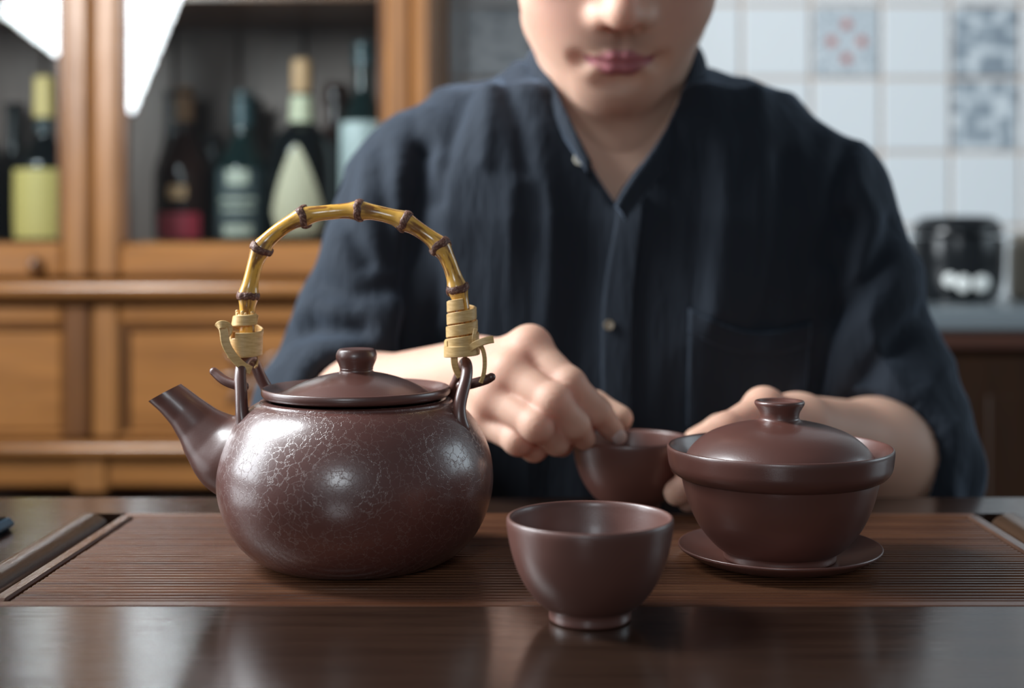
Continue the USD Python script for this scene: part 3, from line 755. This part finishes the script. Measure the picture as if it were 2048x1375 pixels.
gld = obj('lid', lathe([(0, .0545), (.049, .0545), (.0520, .0548), (.0530, .0562), (.0522, .0590), (.0480, .0645), (.0400, .0705), (.0290, .0745), (.0190, .0768), (.0125, .0778), (.0112, .0790), (.0110, .0800), (0, .0800)], gl2, 144), 'clay', gw)
obj('knob', lathe([(0, .0775), (.0114, .0778), (.0108, .0800), (.0112, .0825), (.0126, .0850), (.0140, .0872), (.0141, .0885), (.0134, .0894), (.0120, .0893), (.0095, .0872), (.004, .0862), (0, .0862)], gl2, 72), 'clay', gld)

# ------------------------------------------------------------------ the person
def rc(P, a, b, ra, rb):
    a, b = np.asarray(a, np.float32), np.asarray(b, np.float32)
    d = b - a
    t = np.clip(((P - a) @ d) / max(float(d @ d), 1e-12), 0, 1)
    return np.linalg.norm(P - a - t[..., None] * d, axis=-1) - (ra + (rb - ra) * t)


def ell(P, c, r):
    q = P - np.asarray(c, np.float32); r = np.asarray(r, np.float32)
    k0 = np.linalg.norm(q / r, axis=-1); k1 = np.linalg.norm(q / (r * r), axis=-1)
    return k0 * (k0 - 1) / np.maximum(k1, 1e-9)


def smin(a, b, k):
    h = np.clip(.5 + .5 * (b - a) / k, 0, 1)
    return b + (a - b) * h - k * h * (1 - h)


def smax(a, b, k): return -smin(-a, -b, k)


def nets(fn, lo, hi, h, iters=2):
    """Surface nets of a signed distance function."""
    lo, hi = np.asarray(lo, float), np.asarray(hi, float)
    n = np.ceil((hi - lo) / h).astype(int) + 1
    ax = [(lo[k] + np.arange(n[k]) * h).astype(np.float32) for k in range(3)]
    F = np.empty(n, np.float32)
    for s in range(0, n[0], 24):
        P = np.stack(np.meshgrid(ax[0][s:s + 24], ax[1], ax[2], indexing='ij'), -1)
        F[s:s + 24] = fn(P)
    F[[0, -1]] = np.maximum(F[[0, -1]], h * .5); F[:, [0, -1]] = np.maximum(F[:, [0, -1]], h * .5); F[:, :, [0, -1]] = np.maximum(F[:, :, [0, -1]], h * .5)
    S = F < 0
    cor = [(i, j, k) for i in (0, 1) for j in (0, 1) for k in (0, 1)]
    sl = lambda c: tuple(slice(c[q], n[q] - 1 + c[q]) for q in range(3))
    tot = sum(S[sl(c)].astype(np.int8) for c in cor)
    mask = (tot > 0) & (tot < 8)
    cells = np.argwhere(mask)
    idx = np.full(mask.shape, -1, np.int64); idx[mask] = np.arange(len(cells))
    vals = {c: F[tuple((cells + c).T)] for c in cor}
    acc, cnt = np.zeros((len(cells), 3)), np.zeros(len(cells))
    for c in cor:
        for q in range(3):
            if c[q] == 0:
                e = list(c); e[q] = 1; e = tuple(e)
                fa, fb = vals[c], vals[e]
                x = (fa < 0) != (fb < 0)
                t = np.where(x, fa / np.where(x, fa - fb, 1), 0)
                p = np.tile(np.array(c, float), (len(cells), 1)); p[:, q] = t
                acc[x] += p[x]; cnt[x] += 1
    v = lo + (cells + acc / cnt[:, None]) * h
    faces = []
    for q in range(3):
        u, w = (q + 1) % 3, (q + 2) % 3
        a = [slice(None)] * 3; b = [slice(None)] * 3
        a[q], b[q] = slice(0, -1), slice(1, None)
        sa, sb = S[tuple(a)], S[tuple(b)]
        g = np.argwhere(sa != sb)
        g = g[(g[:, u] > 0) & (g[:, w] > 0) & (g[:, u] < n[u] - 1) & (g[:, w] < n[w] - 1)]
        eu, ew = np.eye(3, dtype=int)[u], np.eye(3, dtype=int)[w]
        i = [idx[tuple(x.T)] for x in (g - eu - ew, g - ew, g, g - eu)]
        flip = ~sa[tuple(g.T)]
        quad = np.stack(i, 1)
        quad[flip] = quad[flip][:, ::-1]
        faces += [quad[:, [0, 1, 2]], quad[:, [0, 2, 3]]]
    f = np.vstack(faces)
    m = trimesh.Trimesh(v, f, process=False)
    if m.volume < 0:
        m.invert()
    if iters:
        e = m.edges_unique
        deg = np.bincount(e.ravel(), minlength=len(v))[:, None]
        x = np.asarray(m.vertices).copy()
        for k in range(iters):
            for lam in (.5, -.52):
                s = np.zeros_like(x)
                for c in range(3):
                    s[:, c] = np.bincount(e[:, 0], x[e[:, 1], c], len(v)) + np.bincount(e[:, 1], x[e[:, 0], c], len(v))
                x = x + lam * (s / deg - x)
        m = trimesh.Trimesh(x, m.faces, process=False)
    return m


# skeleton, in world coordinates
SL, EL, WL = at(838, 374, 1.10), at(652, 852, 1.030), at(948, 752, .905)      # the arm at the picture's left
SR, ER, WR = at(1644, 418, 1.10), at(1815, 930, 1.05), at(1600, 862, .935)
NB = at(1232, 330, 1.125)                                                      # base of the neck
HC = np.array([.0606, 1.044, ZC + .241])                                       # centre of the head
pit = math.radians(30)
HX, HF, HU = np.array([1., 0, 0]), np.array([0, -math.cos(pit), -math.sin(pit)]), np.array([0, -math.sin(pit), math.cos(pit)])
HB = np.stack([HX, HF, HU]).astype(np.float32)


def head_local(P): return (P - HC.astype(np.float32)) @ HB.T


def lips_up(Q):
    l = smin(rc(Q, (-.0240, .0912, -.0580), (-.006, .0995, -.0540), .0014, .0030), rc(Q, (-.006, .0995, -.0540), (.006, .0995, -.0540), .0030, .0030), .003)
    return smin(l, rc(Q, (.006, .0995, -.0540), (.0240, .0912, -.0580), .0030, .0014), .003)


def lips_low(Q):
    l = smin(rc(Q, (-.0205, .0922, -.0600), (-.006, .0970, -.0634), .0012, .0050), rc(Q, (-.006, .0970, -.0634), (.006, .0970, -.0634), .0050, .0050), .003)
    return smin(l, rc(Q, (.006, .0970, -.0634), (.0205, .0922, -.0600), .0050, .0012), .003)


def head_sdf(P):
    Q = head_local(P)
    A = Q.copy(); A[..., 0] = np.abs(A[..., 0])
    d = ell(Q, (0, -.012, .042), (.0765, .098, .088))
    d = smin(d, ell(Q, (0, .034, -.010), (.0690, .060, .080)), .03)
    d = smin(d, rc(A, (.050, .010, -.055), (.016, .066, -.084), .0245, .0200), .03)
    d = smin(d, ell(A, (.043, .048, -.024), (.030, .032, .032)), .025)
    d = smin(d, ell(Q, (0, .074, -.090), (.021, .020, .0185)), .018)
    d = smin(d, ell(Q, (0, .067, -.050), (.044, .027, .034)), .030)
    d = smin(d, ell(A, (.050, .055, .012), (.026, .028, .020)), .02)          # cheekbones
    d = smin(d, rc(A, (.010, .087, .043), (.044, .072, .041), .010, .009), .012)
    d = smax(d, -ell(A, (.033, .099, .022), (.017, .016, .012)), .012)        # eye sockets
    d = smin(d, ell(A, (.032, .075, .022), (.0155, .0125, .0125)), .006)      # lowered lids
    d = smin(d, rc(Q, (0, .086, .028), (0, .1075, -.012), .008, .0105), .012)
    d = smin(d, ell(Q, (0, .1095, -.0170), (.0125, .0125, .0108)), .008)      # nose tip
    d = smin(d, ell(A, (.0155, .0970, -.0215), (.0085, .0105, .0085)), .010)  # wings
    d = smax(d, -ell(A, (.0075, .1035, -.0300), (.0045, .0062, .0055)), .003)  # nostrils
    d = smax(d, -rc(Q, (0, .1010, -.0345), (0, .1025, -.0470), .0022, .0028), .006)
    d = smin(d, lips_up(Q), .006); d = smin(d, lips_low(Q), .005)
    gr = np.minimum(np.minimum(rc(A, (0, .1035, -.0578), (.012, .1008, -.0573), .0013, .0012), rc(A, (.012, .1008, -.0573), (.024, .0945, -.0586), .0012, .0010)), rc(A, (.024, .0945, -.0586), (.030, .0908, -.0600), .0010, .0004))
    d = smax(d, -gr, .0035)
    d = smax(d, -ell(A, (.0315, .0950, -.0600), (.0060, .0058, .0052)), .010)
    d = smax(d, -ell(Q, (0, .0990, -.0755), (.016, .0055, .0050)), .010)     # hollow under the lip
    ear = ell(A, (.0790, -.008, .004), (.0075, .019, .030))
    d = smin(d, ear, .006)
    nk = rc(P, HC + HU * -.045 + HF * -.012, NB + np.array([0, .0, -.04]), .0625, .069)
    return smin(d, nk, .022)


head = nets(head_sdf, HC - [.095, .13, .19], HC + [.095, .13, .135], .0021, 2)


def chain(P, pts, rs, k=.003):
    d = None
    for a, b, ra, rb in zip(pts[:-1], pts[1:], rs[:-1], rs[1:]):
        x = rc(P, a, b, ra, rb)
        d = x if d is None else smin(d, x, k)
    return d


J = lambda *pts: [at(*p) for p in pts]
# the hand at the picture's left, pinching the cup's rim
h1 = {'index': (J((1060, 694, .868), (1138, 768, .846), (1196, 822, .852), (1226, 861, .866)), (.0128, .0110, .0094, .0082)),
      'middle': (J((1022, 745, .856), (1106, 802, .832), (1150, 848, .840), (1168, 876, .856)), (.0128, .0112, .0098, .0084)),
      'ring': (J((988, 792, .858), (1074, 850, .830), (1112, 882, .846), (1124, 890, .866)), (.0122, .0106, .0094, .0082)),
      'little': (J((966, 838, .868), (1036, 880, .844), (1068, 898, .858), (1076, 900, .874)), (.0112, .0094, .0084, .0074))}
th1 = (J((985, 760, .905), (1110, 792, .912), (1190, 812, .908), (1240, 836, .896)), (.016, .0125, .0105, .0090))
h2 = {'index': (J((1528, 817, .900), (1452, 858, .872), (1396, 900, .853), (1366, 928, .848)), (.0130, .0108, .0094, .0084)),
      'middle': (J((1520, 862, .892), (1444, 900, .858), (1394, 956, .848), (1354, 984, .850)), (.0130, .0112, .0102, .0094)),
      'ring': (J((1520, 905, .900), (1446, 945, .868), (1408, 985, .862), (1376, 1000, .868)), (.0122, .0106, .0094, .0084)),
      'little': (J((1530, 940, .910), (1466, 975, .885), (1436, 992, .884), (1414, 996, .890)), (.0110, .0094, .0084, .0076))}
th2 = (J((1575, 850, .935), (1500, 846, .940), (1440, 858, .948), (1392, 880, .946)), (.016, .0125, .0105, .0090))


def arm_sdf(E, W, fingers, thumb, r0=.045):
    def fn(P):
        mid = E + (W - E) * .32
        d = smin(rc(P, E, mid, r0 * .98, r0), rc(P, mid, W, r0, .0265), .02)
        palm = None
        for f in fingers.values():
            x = rc(P, W + (f[0][0] - W) * .18, f[0][0], .0180, f[1][0] * 1.06)
            palm = x if palm is None else smin(palm, x, .010)
        d = smin(d, palm, .016)
        for f in fingers.values():
            fg = chain(P, f[0], tuple(q * .95 for q in f[1]), .0035)
            fg = smin(fg, np.linalg.norm(P - f[0][1].astype(np.float32), axis=-1) - f[1][1] * .97, .004)
            d = smin(d, fg, .0022)
        for f in fingers.values():                                            # knuckles
            d = smin(d, np.linalg.norm(P - f[0][0].astype(np.float32), axis=-1) - f[1][0] * 1.06, .008)
        return smin(d, chain(P, *thumb, .004), .006)
    return fn


def span(E, W, fingers, thumb, m):
    a = np.vstack([E, W, *[np.array(f[0]) for f in fingers.values()], np.array(thumb[0])])
    return a.min(0) - m, a.max(0) + m


lo, hi = span(EL, WL, h1, th1, .052); armL = nets(arm_sdf(EL, WL, h1, th1, .040), lo, hi, .0017, 2)
lo, hi = span(ER, WR, h2, th2, .052); armR = nets(arm_sdf(ER, WR, h2, th2, .041), lo, hi, .0018, 2)

TCX, TCY = .066, 1.135


def torso_sdf(P, grow=0.):
    """Trunk: a stadium-shaped column that widens to the shoulders."""
    z = P[..., 2]
    r = np.interp(z, [.45, .60, .78, .95, 1.02, 1.10], [.120, .112, .108, .112, .100, .075]).astype(np.float32) + grow
    hw = np.interp(z, [.45, .60, .80, .98, 1.10], [.070, .070, .078, .085, .05]).astype(np.float32)
    q = np.maximum(np.abs(P[..., 0] - TCX) - hw, 0)
    d = np.sqrt(q * q + (P[..., 1] - TCY) ** 2) - r
    d = np.maximum(d, np.maximum(z - 1.055, .46 - z))
    for S, T0 in ((SL, at(1085, 262, 1.125)), (SR, at(1385, 268, 1.125))):
        S2 = S + np.array([0, .01, 0])
        d = smin(d, rc(P, T0, S2, .052 + grow, .054 + grow), .035)
    return d


def skin_torso(P):
    d = torso_sdf(P, -.012)
    d = smin(d, rc(P, NB + np.array([0, 0, .05]), NB + np.array([0, .0, -.06]), .056, .062), .03)
    for S, E in ((SL, EL), (SR, ER)):
        d = smin(d, rc(P, S, E, .036, .034), .02)
    return d


trunk = nets(skin_torso, (min(EL[0], SL[0]) - .06, .96, .46), (ER[0] + .06, 1.27, 1.14), .0055, 2)


def to_manifold(m):
    return manifold3d.Manifold(manifold3d.Mesh(np.asarray(m.vertices, np.float32), np.asarray(m.faces, np.uint32)))


ms = [to_manifold(m) for m in (trunk, head, armL, armR)]
if all(m.status() == manifold3d.Error.NoError for m in ms):
    sk = ms[0] + ms[1] + ms[2] + ms[3]
    o = sk.to_mesh(); skin = trimesh.Trimesh(o.vert_properties[:, :3], o.tri_verts, process=False)
else:
    print('skin parts not manifold', [m.status() for m in ms])
    skin = join(trunk, head, armL, armR)

per = thing('person', (TCX, 1.13, 0), 'person in a dark navy collarless shirt leaning over the table with hands at a cup', 'person')
V = np.asarray(skin.vertices).astype(np.float32)
tint = np.tile(np.array([.66, .395, .29]), (len(V), 1))
nzs = meshkit.fbm(V * 55., 3, 2)[:, None]
tint *= .93 + .14 * nzs
Q = head_local(V)
inhead = (Q[:, 2] > -.12) & (np.abs(Q[:, 0]) < .1) & (Q[:, 1] > -.02)
lip = np.clip(1 - np.minimum(lips_up(Q) - .0012, lips_low(Q) - .0010) / .0022, 0, 1) * inhead * (Q[:, 1] > .085)
A = np.abs(Q[:, 0])
red = np.exp(-((A - .046) ** 2 + (Q[:, 2] + .022) ** 2) / (2 * .017 ** 2)) * inhead
red = np.maximum(red, .8 * np.exp(-((Q[:, 0]) ** 2 + (Q[:, 2] + .018) ** 2 + (Q[:, 1] - .11) ** 2) / (2 * .011 ** 2)) * inhead)
tint = tint * (1 - .35 * red[:, None]) + np.array([.60, .29, .24]) * .35 * red[:, None]
stub = np.exp(-((Q[:, 2] + .043) ** 2) / (2 * .006 ** 2) - (A / .024) ** 4) + .7 * np.exp(-((Q[:, 2] + .092) ** 2) / (2 * .014 ** 2) - (A / .030) ** 4)
stub = np.clip(stub, 0, 1) * inhead * (Q[:, 1] > .04)
tint *= 1 - (stub * np.array([[.30], [.27], [.24]])).T
tint = tint * (1 - lip[:, None]) + np.array([.40, .135, .150]) * lip[:, None]
for hd in (h1, h2):                                                           # redder knuckles and finger tips
    for f in hd.values():
        for j in (0, 1, 2, 3):
            w = np.exp(-((V - f[0][j]) ** 2).sum(1) / (2 * .010 ** 2))[:, None] * (.28 if j else .16)
            tint = tint * (1 - w) + np.array([.60, .29, .23]) * w
bodyp = obj('body', skin, 'skin', per, tint=tint)

# finger nail of the index finger at the cup's rim
ix = h1['index'][0]
tipd = unit(ix[3] - ix[2])
up = unit(np.array([-.05, -1, .25]) - tipd * np.dot(tipd, [-.05, -1, .25])); sd = np.cross(tipd, up)
nl = trimesh.creation.icosphere(3, 1.0)
nl.vertices = np.asarray(nl.vertices) @ np.stack([sd * .0052, tipd * .0064, up * .0026])
nl.apply_translation(ix[3] + up * .0070 + tipd * .0014)
obj('fingernail', nl, 'skin', per, tint=np.tile([.66, .43, .38], (len(nl.vertices), 1)))


def hair_sdf(P):
    Q = head_local(P)
    d = ell(Q, (0, -.018, .050), (.0845, .104, .092))
    d = smax(d, -rc(Q, (0, .12, -.01), (0, .10, .055), .062, .050), .015)
    return np.maximum(d, -(Q[..., 2] + .028 + Q[..., 1] * .25))


obj('hair', nets(hair_sdf, HC - [.1, .14, .10], HC + [.1, .14, .17], .0035, 1), 'hair', per, smooth=True)
for s in (-1, 1):
    pts = [HC + HX * s * x + HF * f + HU * u for x, f, u in ((.014, .094, .044), (.028, .090, .049), (.046, .076, .044))]
    obj('eyebrow', tube(spline(pts, 16), np.linspace(.0030, .0016, 16), 8), 'hair', per)
    ps = [HC + HX * s * x + HF * f + HU * u for x, f, u in ((.018, .0845, .0150), (.031, .0890, .0115), (.044, .0810, .0140))]
    obj('eyelashes', tube(spline(ps, 16), .0011, 6), 'hair', per)

# the shirt
fL, fR = unit(WL - EL), unit(WR - ER)
CL, CR = EL + (WL - EL) * .18, ER + (WR - ER) * .20                            # ends of the rolled sleeves
neck_poly = np.array([at(*p, 1.03)[[0, 2]] for p in ((1066, 60), (1068, 110), (1090, 190), (1125, 255), (1160, 310), (1185, 350), (1232, 425), (1290, 350), (1340, 280), (1375, 210), (1398, 130), (1400, 60))])


def poly_sdf(x, z, poly):
    d = np.full(x.shape, 1e9); s = np.ones(x.shape)
    for a, b in zip(poly, np.roll(poly, -1, 0)):
        e = b - a
        wx, wz = x - a[0], z - a[1]
        t = np.clip((wx * e[0] + wz * e[1]) / (e @ e), 0, 1)
        d = np.minimum(d, (wx - e[0] * t) ** 2 + (wz - e[1] * t) ** 2)
        c1, c2, c3 = z >= a[1], z < b[1], e[0] * wz > e[1] * wx
        s = np.where((c1 & c2 & c3) | (~c1 & ~c2 & ~c3), -s, s)
    return s * np.sqrt(d)


def shirt_sdf(P, cut=True):
    d = torso_sdf(P, 0.)
    for S, E, C, f, r1, rc_ in ((SL, EL, CL, fL, .054, .052), (SR, ER, CR, fR, .055, .053)):
        fo = np.maximum(rc(P, E, C + f * .03, r1, rc_), ((P - C.astype(np.float32)) @ f.astype(np.float32)))
        a = smin(rc(P, S, E, .0565 if S is SL else .0605, r1), fo, .02)
        a = np.maximum(a, -np.maximum(rc(P, C - f * .02, C + f * .04, .047, .047), .018 - ((P - C.astype(np.float32)) @ f.astype(np.float32) + .036)))
        d = smin(d, a, .016)
    if cut:
        g = poly_sdf(P[..., 0], P[..., 2], neck_poly)
        g = np.maximum(g, P[..., 1] - 1.10)
        d = np.maximum(d, -g)
    return d


shirt = nets(shirt_sdf, (SL[0] - .15, .93, .47), (ER[0] + .12, 1.29, 1.13), .0036, 3)
x = np.asarray(shirt.vertices); nrm = meshkit.arrays(shirt, True)[2]
side = np.clip((np.abs(x[:, 0] - TCX) - .12) / .05, 0, 1)
wx = x[:, 0] + .02 * (meshkit.noise(x * [10, 10, 5]) - .5)
rid = lambda n: 1 - np.abs(2 * n - 1) * 2
n1 = meshkit.noise(np.stack([wx * 26, x[:, 1] * 14, x[:, 2] * 4.2], 1), 3)
n2 = meshkit.noise(np.stack([wx * 55, x[:, 1] * 30, x[:, 2] * 8], 1), 8)
dt = (.0075 + .0045 * np.clip((TCX - x[:, 0]) / .1, 0, 1) * np.clip((x[:, 2] - .92) / .06, 0, 1)) * rid(n1) + .0035 * (n2 - .5)
s1 = meshkit.noise(np.stack([x[:, 0] * 22 + x[:, 2] * 9, x[:, 1] * 16, x[:, 2] * 15 - x[:, 0] * 10], 1), 5)
ds = .0048 * rid(s1) + .003 * (meshkit.noise(x * 42, 6) - .5)
disp = dt * (1 - side) + ds * side
# named creases and ridges (pixel polylines on the cloth's front; amplitude, width in metres)
cre = [([(848, 300), (838, 420), (832, 560), (822, 700)], -.016, .010), ([(885, 330), (900, 480), (905, 640)], .006, .012),
       ([(930, 190), (905, 290), (880, 400)], -.007, .008), ([(1010, 160), (1040, 250), (1050, 340)], -.005, .007), ([(985, 150), (985, 240), (975, 330)], .005, .008),
       ([(1700, 440), (1680, 540), (1650, 650), (1620, 800)], -.014, .010), ([(1800, 440), (1740, 560), (1660, 640)], -.010, .010), ([(1690, 300), (1665, 430), (1655, 520)], -.008, .009),
       ([(1560, 320), (1550, 470), (1530, 640)], -.006, .010), ([(1450, 300), (1445, 480), (1430, 620)], .005, .012), ([(1860, 620), (1760, 720), (1690, 800)], -.008, .010),
       ([(700, 330), (690, 430), (730, 520)], -.006, .009), ([(760, 300), (770, 420), (790, 520)], -.006, .009), ([(620, 560), (700, 590), (800, 570)], -.006, .010), ([(530, 690), (620, 650), (720, 660)], -.010, .009)]
for pts, amp, wd in cre:
    q = np.array([at(*p, 1.04)[[0, 2]] for p in pts])
    dd = np.full(len(x), 1e9)
    sx_, sz_ = x[:, 0] / x[:, 1] * 1.04, ZC + (x[:, 2] - ZC) / x[:, 1] * 1.04
    for a, b in zip(q[:-1], q[1:]):
        e_ = b - a
        t = np.clip(((sx_ - a[0]) * e_[0] + (sz_ - a[1]) * e_[1]) / (e_ @ e_), 0, 1)
        dd = np.minimum(dd, np.hypot(sx_ - a[0] - t * e_[0], sz_ - a[1] - t * e_[1]))
    disp += amp * np.exp(-(dd / wd) ** 2) * np.clip((-nrm[:, 1] - .15) / .35, 0, 1)
shirt = trimesh.Trimesh(x + nrm * disp[:, None], shirt.faces, process=False)
sh = obj('shirt', shirt, 'shirt', per, smooth=True, label='dark navy collarless cotton shirt')


def on_shirt(px, py, off=.002):
    """Points of the shirt's front under pixels, lifted off the cloth."""
    px, py = np.atleast_1d(px).astype(float), np.atleast_1d(py).astype(float)
    D = unit(np.stack([(px - CX) / FPX, np.ones_like(px), -(py - CY) / FPX], -1))
    O = np.tile([0, 0, ZC], (len(px), 1))
    loc, ri, ti = shirt.ray.intersects_location(O, D, multiple_hits=False)
    t = np.full(len(px), 1.02)
    t[ri] = np.linalg.norm(loc - O[ri], axis=1)
    return O + D * (t - off)[:, None]


def patch(left, right, n, m, off, th=.0022, sag=0.):
    """A cloth piece sewn on the shirt between two pixel curves."""
    L, R = spline(np.array(left, float), n), spline(np.array(right, float), n)
    w = np.linspace(0, 1, m)
    g = L[:, None] * (1 - w[:, None]) + R[:, None] * w[:, None]
    g[..., 1] += sag * np.sin(np.pi * w)[None]
    p = on_shirt(g[..., 0].ravel(), g[..., 1].ravel(), off).reshape(n, m, 3)
    # even out the cloth
    for _ in range(2):
        p[1:-1, 1:-1] = (p[1:-1, 1:-1] * 2 + p[:-2, 1:-1] + p[2:, 1:-1] + p[1:-1, :-2] + p[1:-1, 2:]) / 6
    return slab(p, p + np.array([0, th + off, 0]))


obj('placket', patch([(1236, 412), (1224, 480), (1210, 560), (1202, 700), (1196, 985)], [(1292, 390), (1282, 480), (1274, 560), (1268, 700), (1262, 985)], 60, 8, .0030), 'shirt', sh, smooth=True)
obj('pocket', patch([(1380, 630), (1376, 720), (1374, 850)], [(1620, 658), (1616, 740), (1606, 860)], 30, 30, .0022, sag=30), 'shirt', sh, smooth=True)
obj('pocket_hem', patch([(1378, 616), (1378, 640), (1377, 664)], [(1623, 646), (1622, 668), (1621, 690)], 8, 30, .0042, sag=32), 'shirt', sh, smooth=True)
for bx, by in ((1160, 318), (1218, 650)):
    c = on_shirt(bx, by, .004)[0]
    k_ = 1. if by < 500 else .78
    b = lathe([(0, 0), (.0048 * k_, 0), (.0054 * k_, .0008), (.0050 * k_, .0020), (.0035 * k_, .0016), (0, .0013)], n=24)
    b.apply_transform(trimesh.transformations.rotation_matrix(math.radians(82), (1, 0, 0))); b.apply_translation(c)
    obj('button', b, 'pearl' if by < 500 else 'horn', sh)
# stand-up collar
seam_ = [(1176, 345, 1.020), (1140, 292, 1.028), (1100, 232, 1.045), (1068, 170, 1.070), (1052, 122, 1.100), (1105, 112, 1.165), (1232, 105, 1.195), (1365, 112, 1.165), (1412, 132, 1.100), (1408, 200, 1.070), (1380, 268, 1.045), (1335, 335, 1.026), (1282, 398, 1.014), (1250, 440, 1.008)]
inner = [(1182, 326, 1.014), (1158, 280, 1.018), (1127, 214, 1.030), (1101, 155, 1.052), (1083, 96, 1.085), (1130, 62, 1.145), (1232, 50, 1.172), (1345, 62, 1.145), (1386, 100, 1.085), (1372, 170, 1.052), (1340, 245, 1.030), (1292, 318, 1.014), (1250, 378, 1.005), (1231, 412, 1.001)]
Lc, Rc = spline([at(*p) for p in seam_], 90), spline([at(*p) for p in inner], 90)
w = np.linspace(0, 1, 8)[None, :, None]
g = Lc[:, None] * (1 - w) + Rc[:, None] * w
gn = unit(np.cross(np.gradient(g, axis=0), np.gradient(g, axis=1)))
ctr = np.array([.0606, 1.09, ZC + .1])
gn *= np.sign(((g - ctr) * gn).sum(-1).mean())
g = g + gn * (.0022 * np.sin(w * np.pi))
obj('collar', slab(g + gn * .0012, g - gn * .0012), 'shirt', sh, smooth=True)
# rolled cuffs
for C, f, r, wd in ((CL, fL, .0530, .038), (CR, fR, .0535, .040)):
    prof = np.array([(-wd, r - .004), (-wd - .002, r), (-wd * .8, r + .0035), (-wd * .5, r + .0045), (-.008, r + .004), (.001, r + .001), (.002, r - .003), (-.004, r - .0055), (-wd * .6, r - .006)])
    prof = chaikin([tuple(p) for p in np.vstack([prof, prof[:1]])], 2)[:-1]
    a = np.linspace(0, 2 * np.pi, 72, endpoint=False)
    u = unit(np.cross(f, [0, 0, 1])); v = np.cross(f, u)
    dirs = np.cos(a)[:, None] * u + np.sin(a)[:, None] * v
    pts = C + dirs[:, None] * prof[None, :, 1:] + f * prof[None, :, :1]
    n_, k_ = pts.shape[:2]
    vv = pts.reshape(-1, 3)
    i, j = np.meshgrid(np.arange(n_), np.arange(k_), indexing='ij')
    A_, B_2, C_, D_ = i * k_ + j, i * k_ + (j + 1) % k_, ((i + 1) % n_) * k_ + (j + 1) % k_, ((i + 1) % n_) * k_ + j
    ff = np.concatenate([np.stack([A_, B_2, C_], -1).reshape(-1, 3), np.stack([A_, C_, D_], -1).reshape(-1, 3)])
    vv = vv + np.repeat(dirs, k_, 0) * (.004 * (meshkit.noise(vv * 34, 2) - .5)[:, None]) + f * (.006 * (meshkit.noise(np.repeat(dirs, k_, 0) * 1.7 + 3) - .5))[:, None]
    m = trimesh.Trimesh(vv, ff, process=False)
    if m.volume < 0: m.invert()
    obj('cuff', m, 'shirt', sh, smooth=True)

# trousers, shoes and stool, under the table
def legs_sdf(P):
    d = rc(P, (TCX - .07, 1.17, .53), (TCX + .07, 1.17, .53), .105, .105)
    for s in (-1, 1):
        d = smin(d, rc(P, (TCX + s * .08, 1.15, .51), (TCX + s * .15, .78, .50), .080, .062), .03)
        d = smin(d, rc(P, (TCX + s * .15, .78, .50), (TCX + s * .15, .84, .09), .060, .045), .02)
    return d


obj('trousers', nets(legs_sdf, (TCX - .26, .68, .02), (TCX + .26, 1.31, .66), .008, 2), 'trousers', per, smooth=True)
for s in (-1, 1):
    shoe = nets(lambda P: np.maximum(smin(rc(P, (TCX + s * .15, .86, .045), (TCX + s * .16, .68, .035), .042, .036), rc(P, (TCX + s * .15, .85, .05), (TCX + s * .15, .85, .09), .040, .040), .02), .002 - P[..., 2]), (TCX + s * .15 - .07, .60, -.01), (TCX + s * .15 + .07, .92, .15), .005, 1)
    obj('shoe', shoe, 'leather', per, smooth=True)
st_ = thing('stool', (TCX, 1.18, 0), 'wooden stool carrying the person behind the table', 'stool')
obj('seat', cbox((TCX - .18, 1.02, .395), (TCX + .18, 1.34, .430), .008), 'cabinet_dark', st_)
for sx in (-1, 1):
    for y in (1.05, 1.31):
        obj('leg', cbox((TCX + sx * .15 - .018, y - .018, 0), (TCX + sx * .15 + .018, y + .018, .395), .003), 'cabinet_dark', st_)
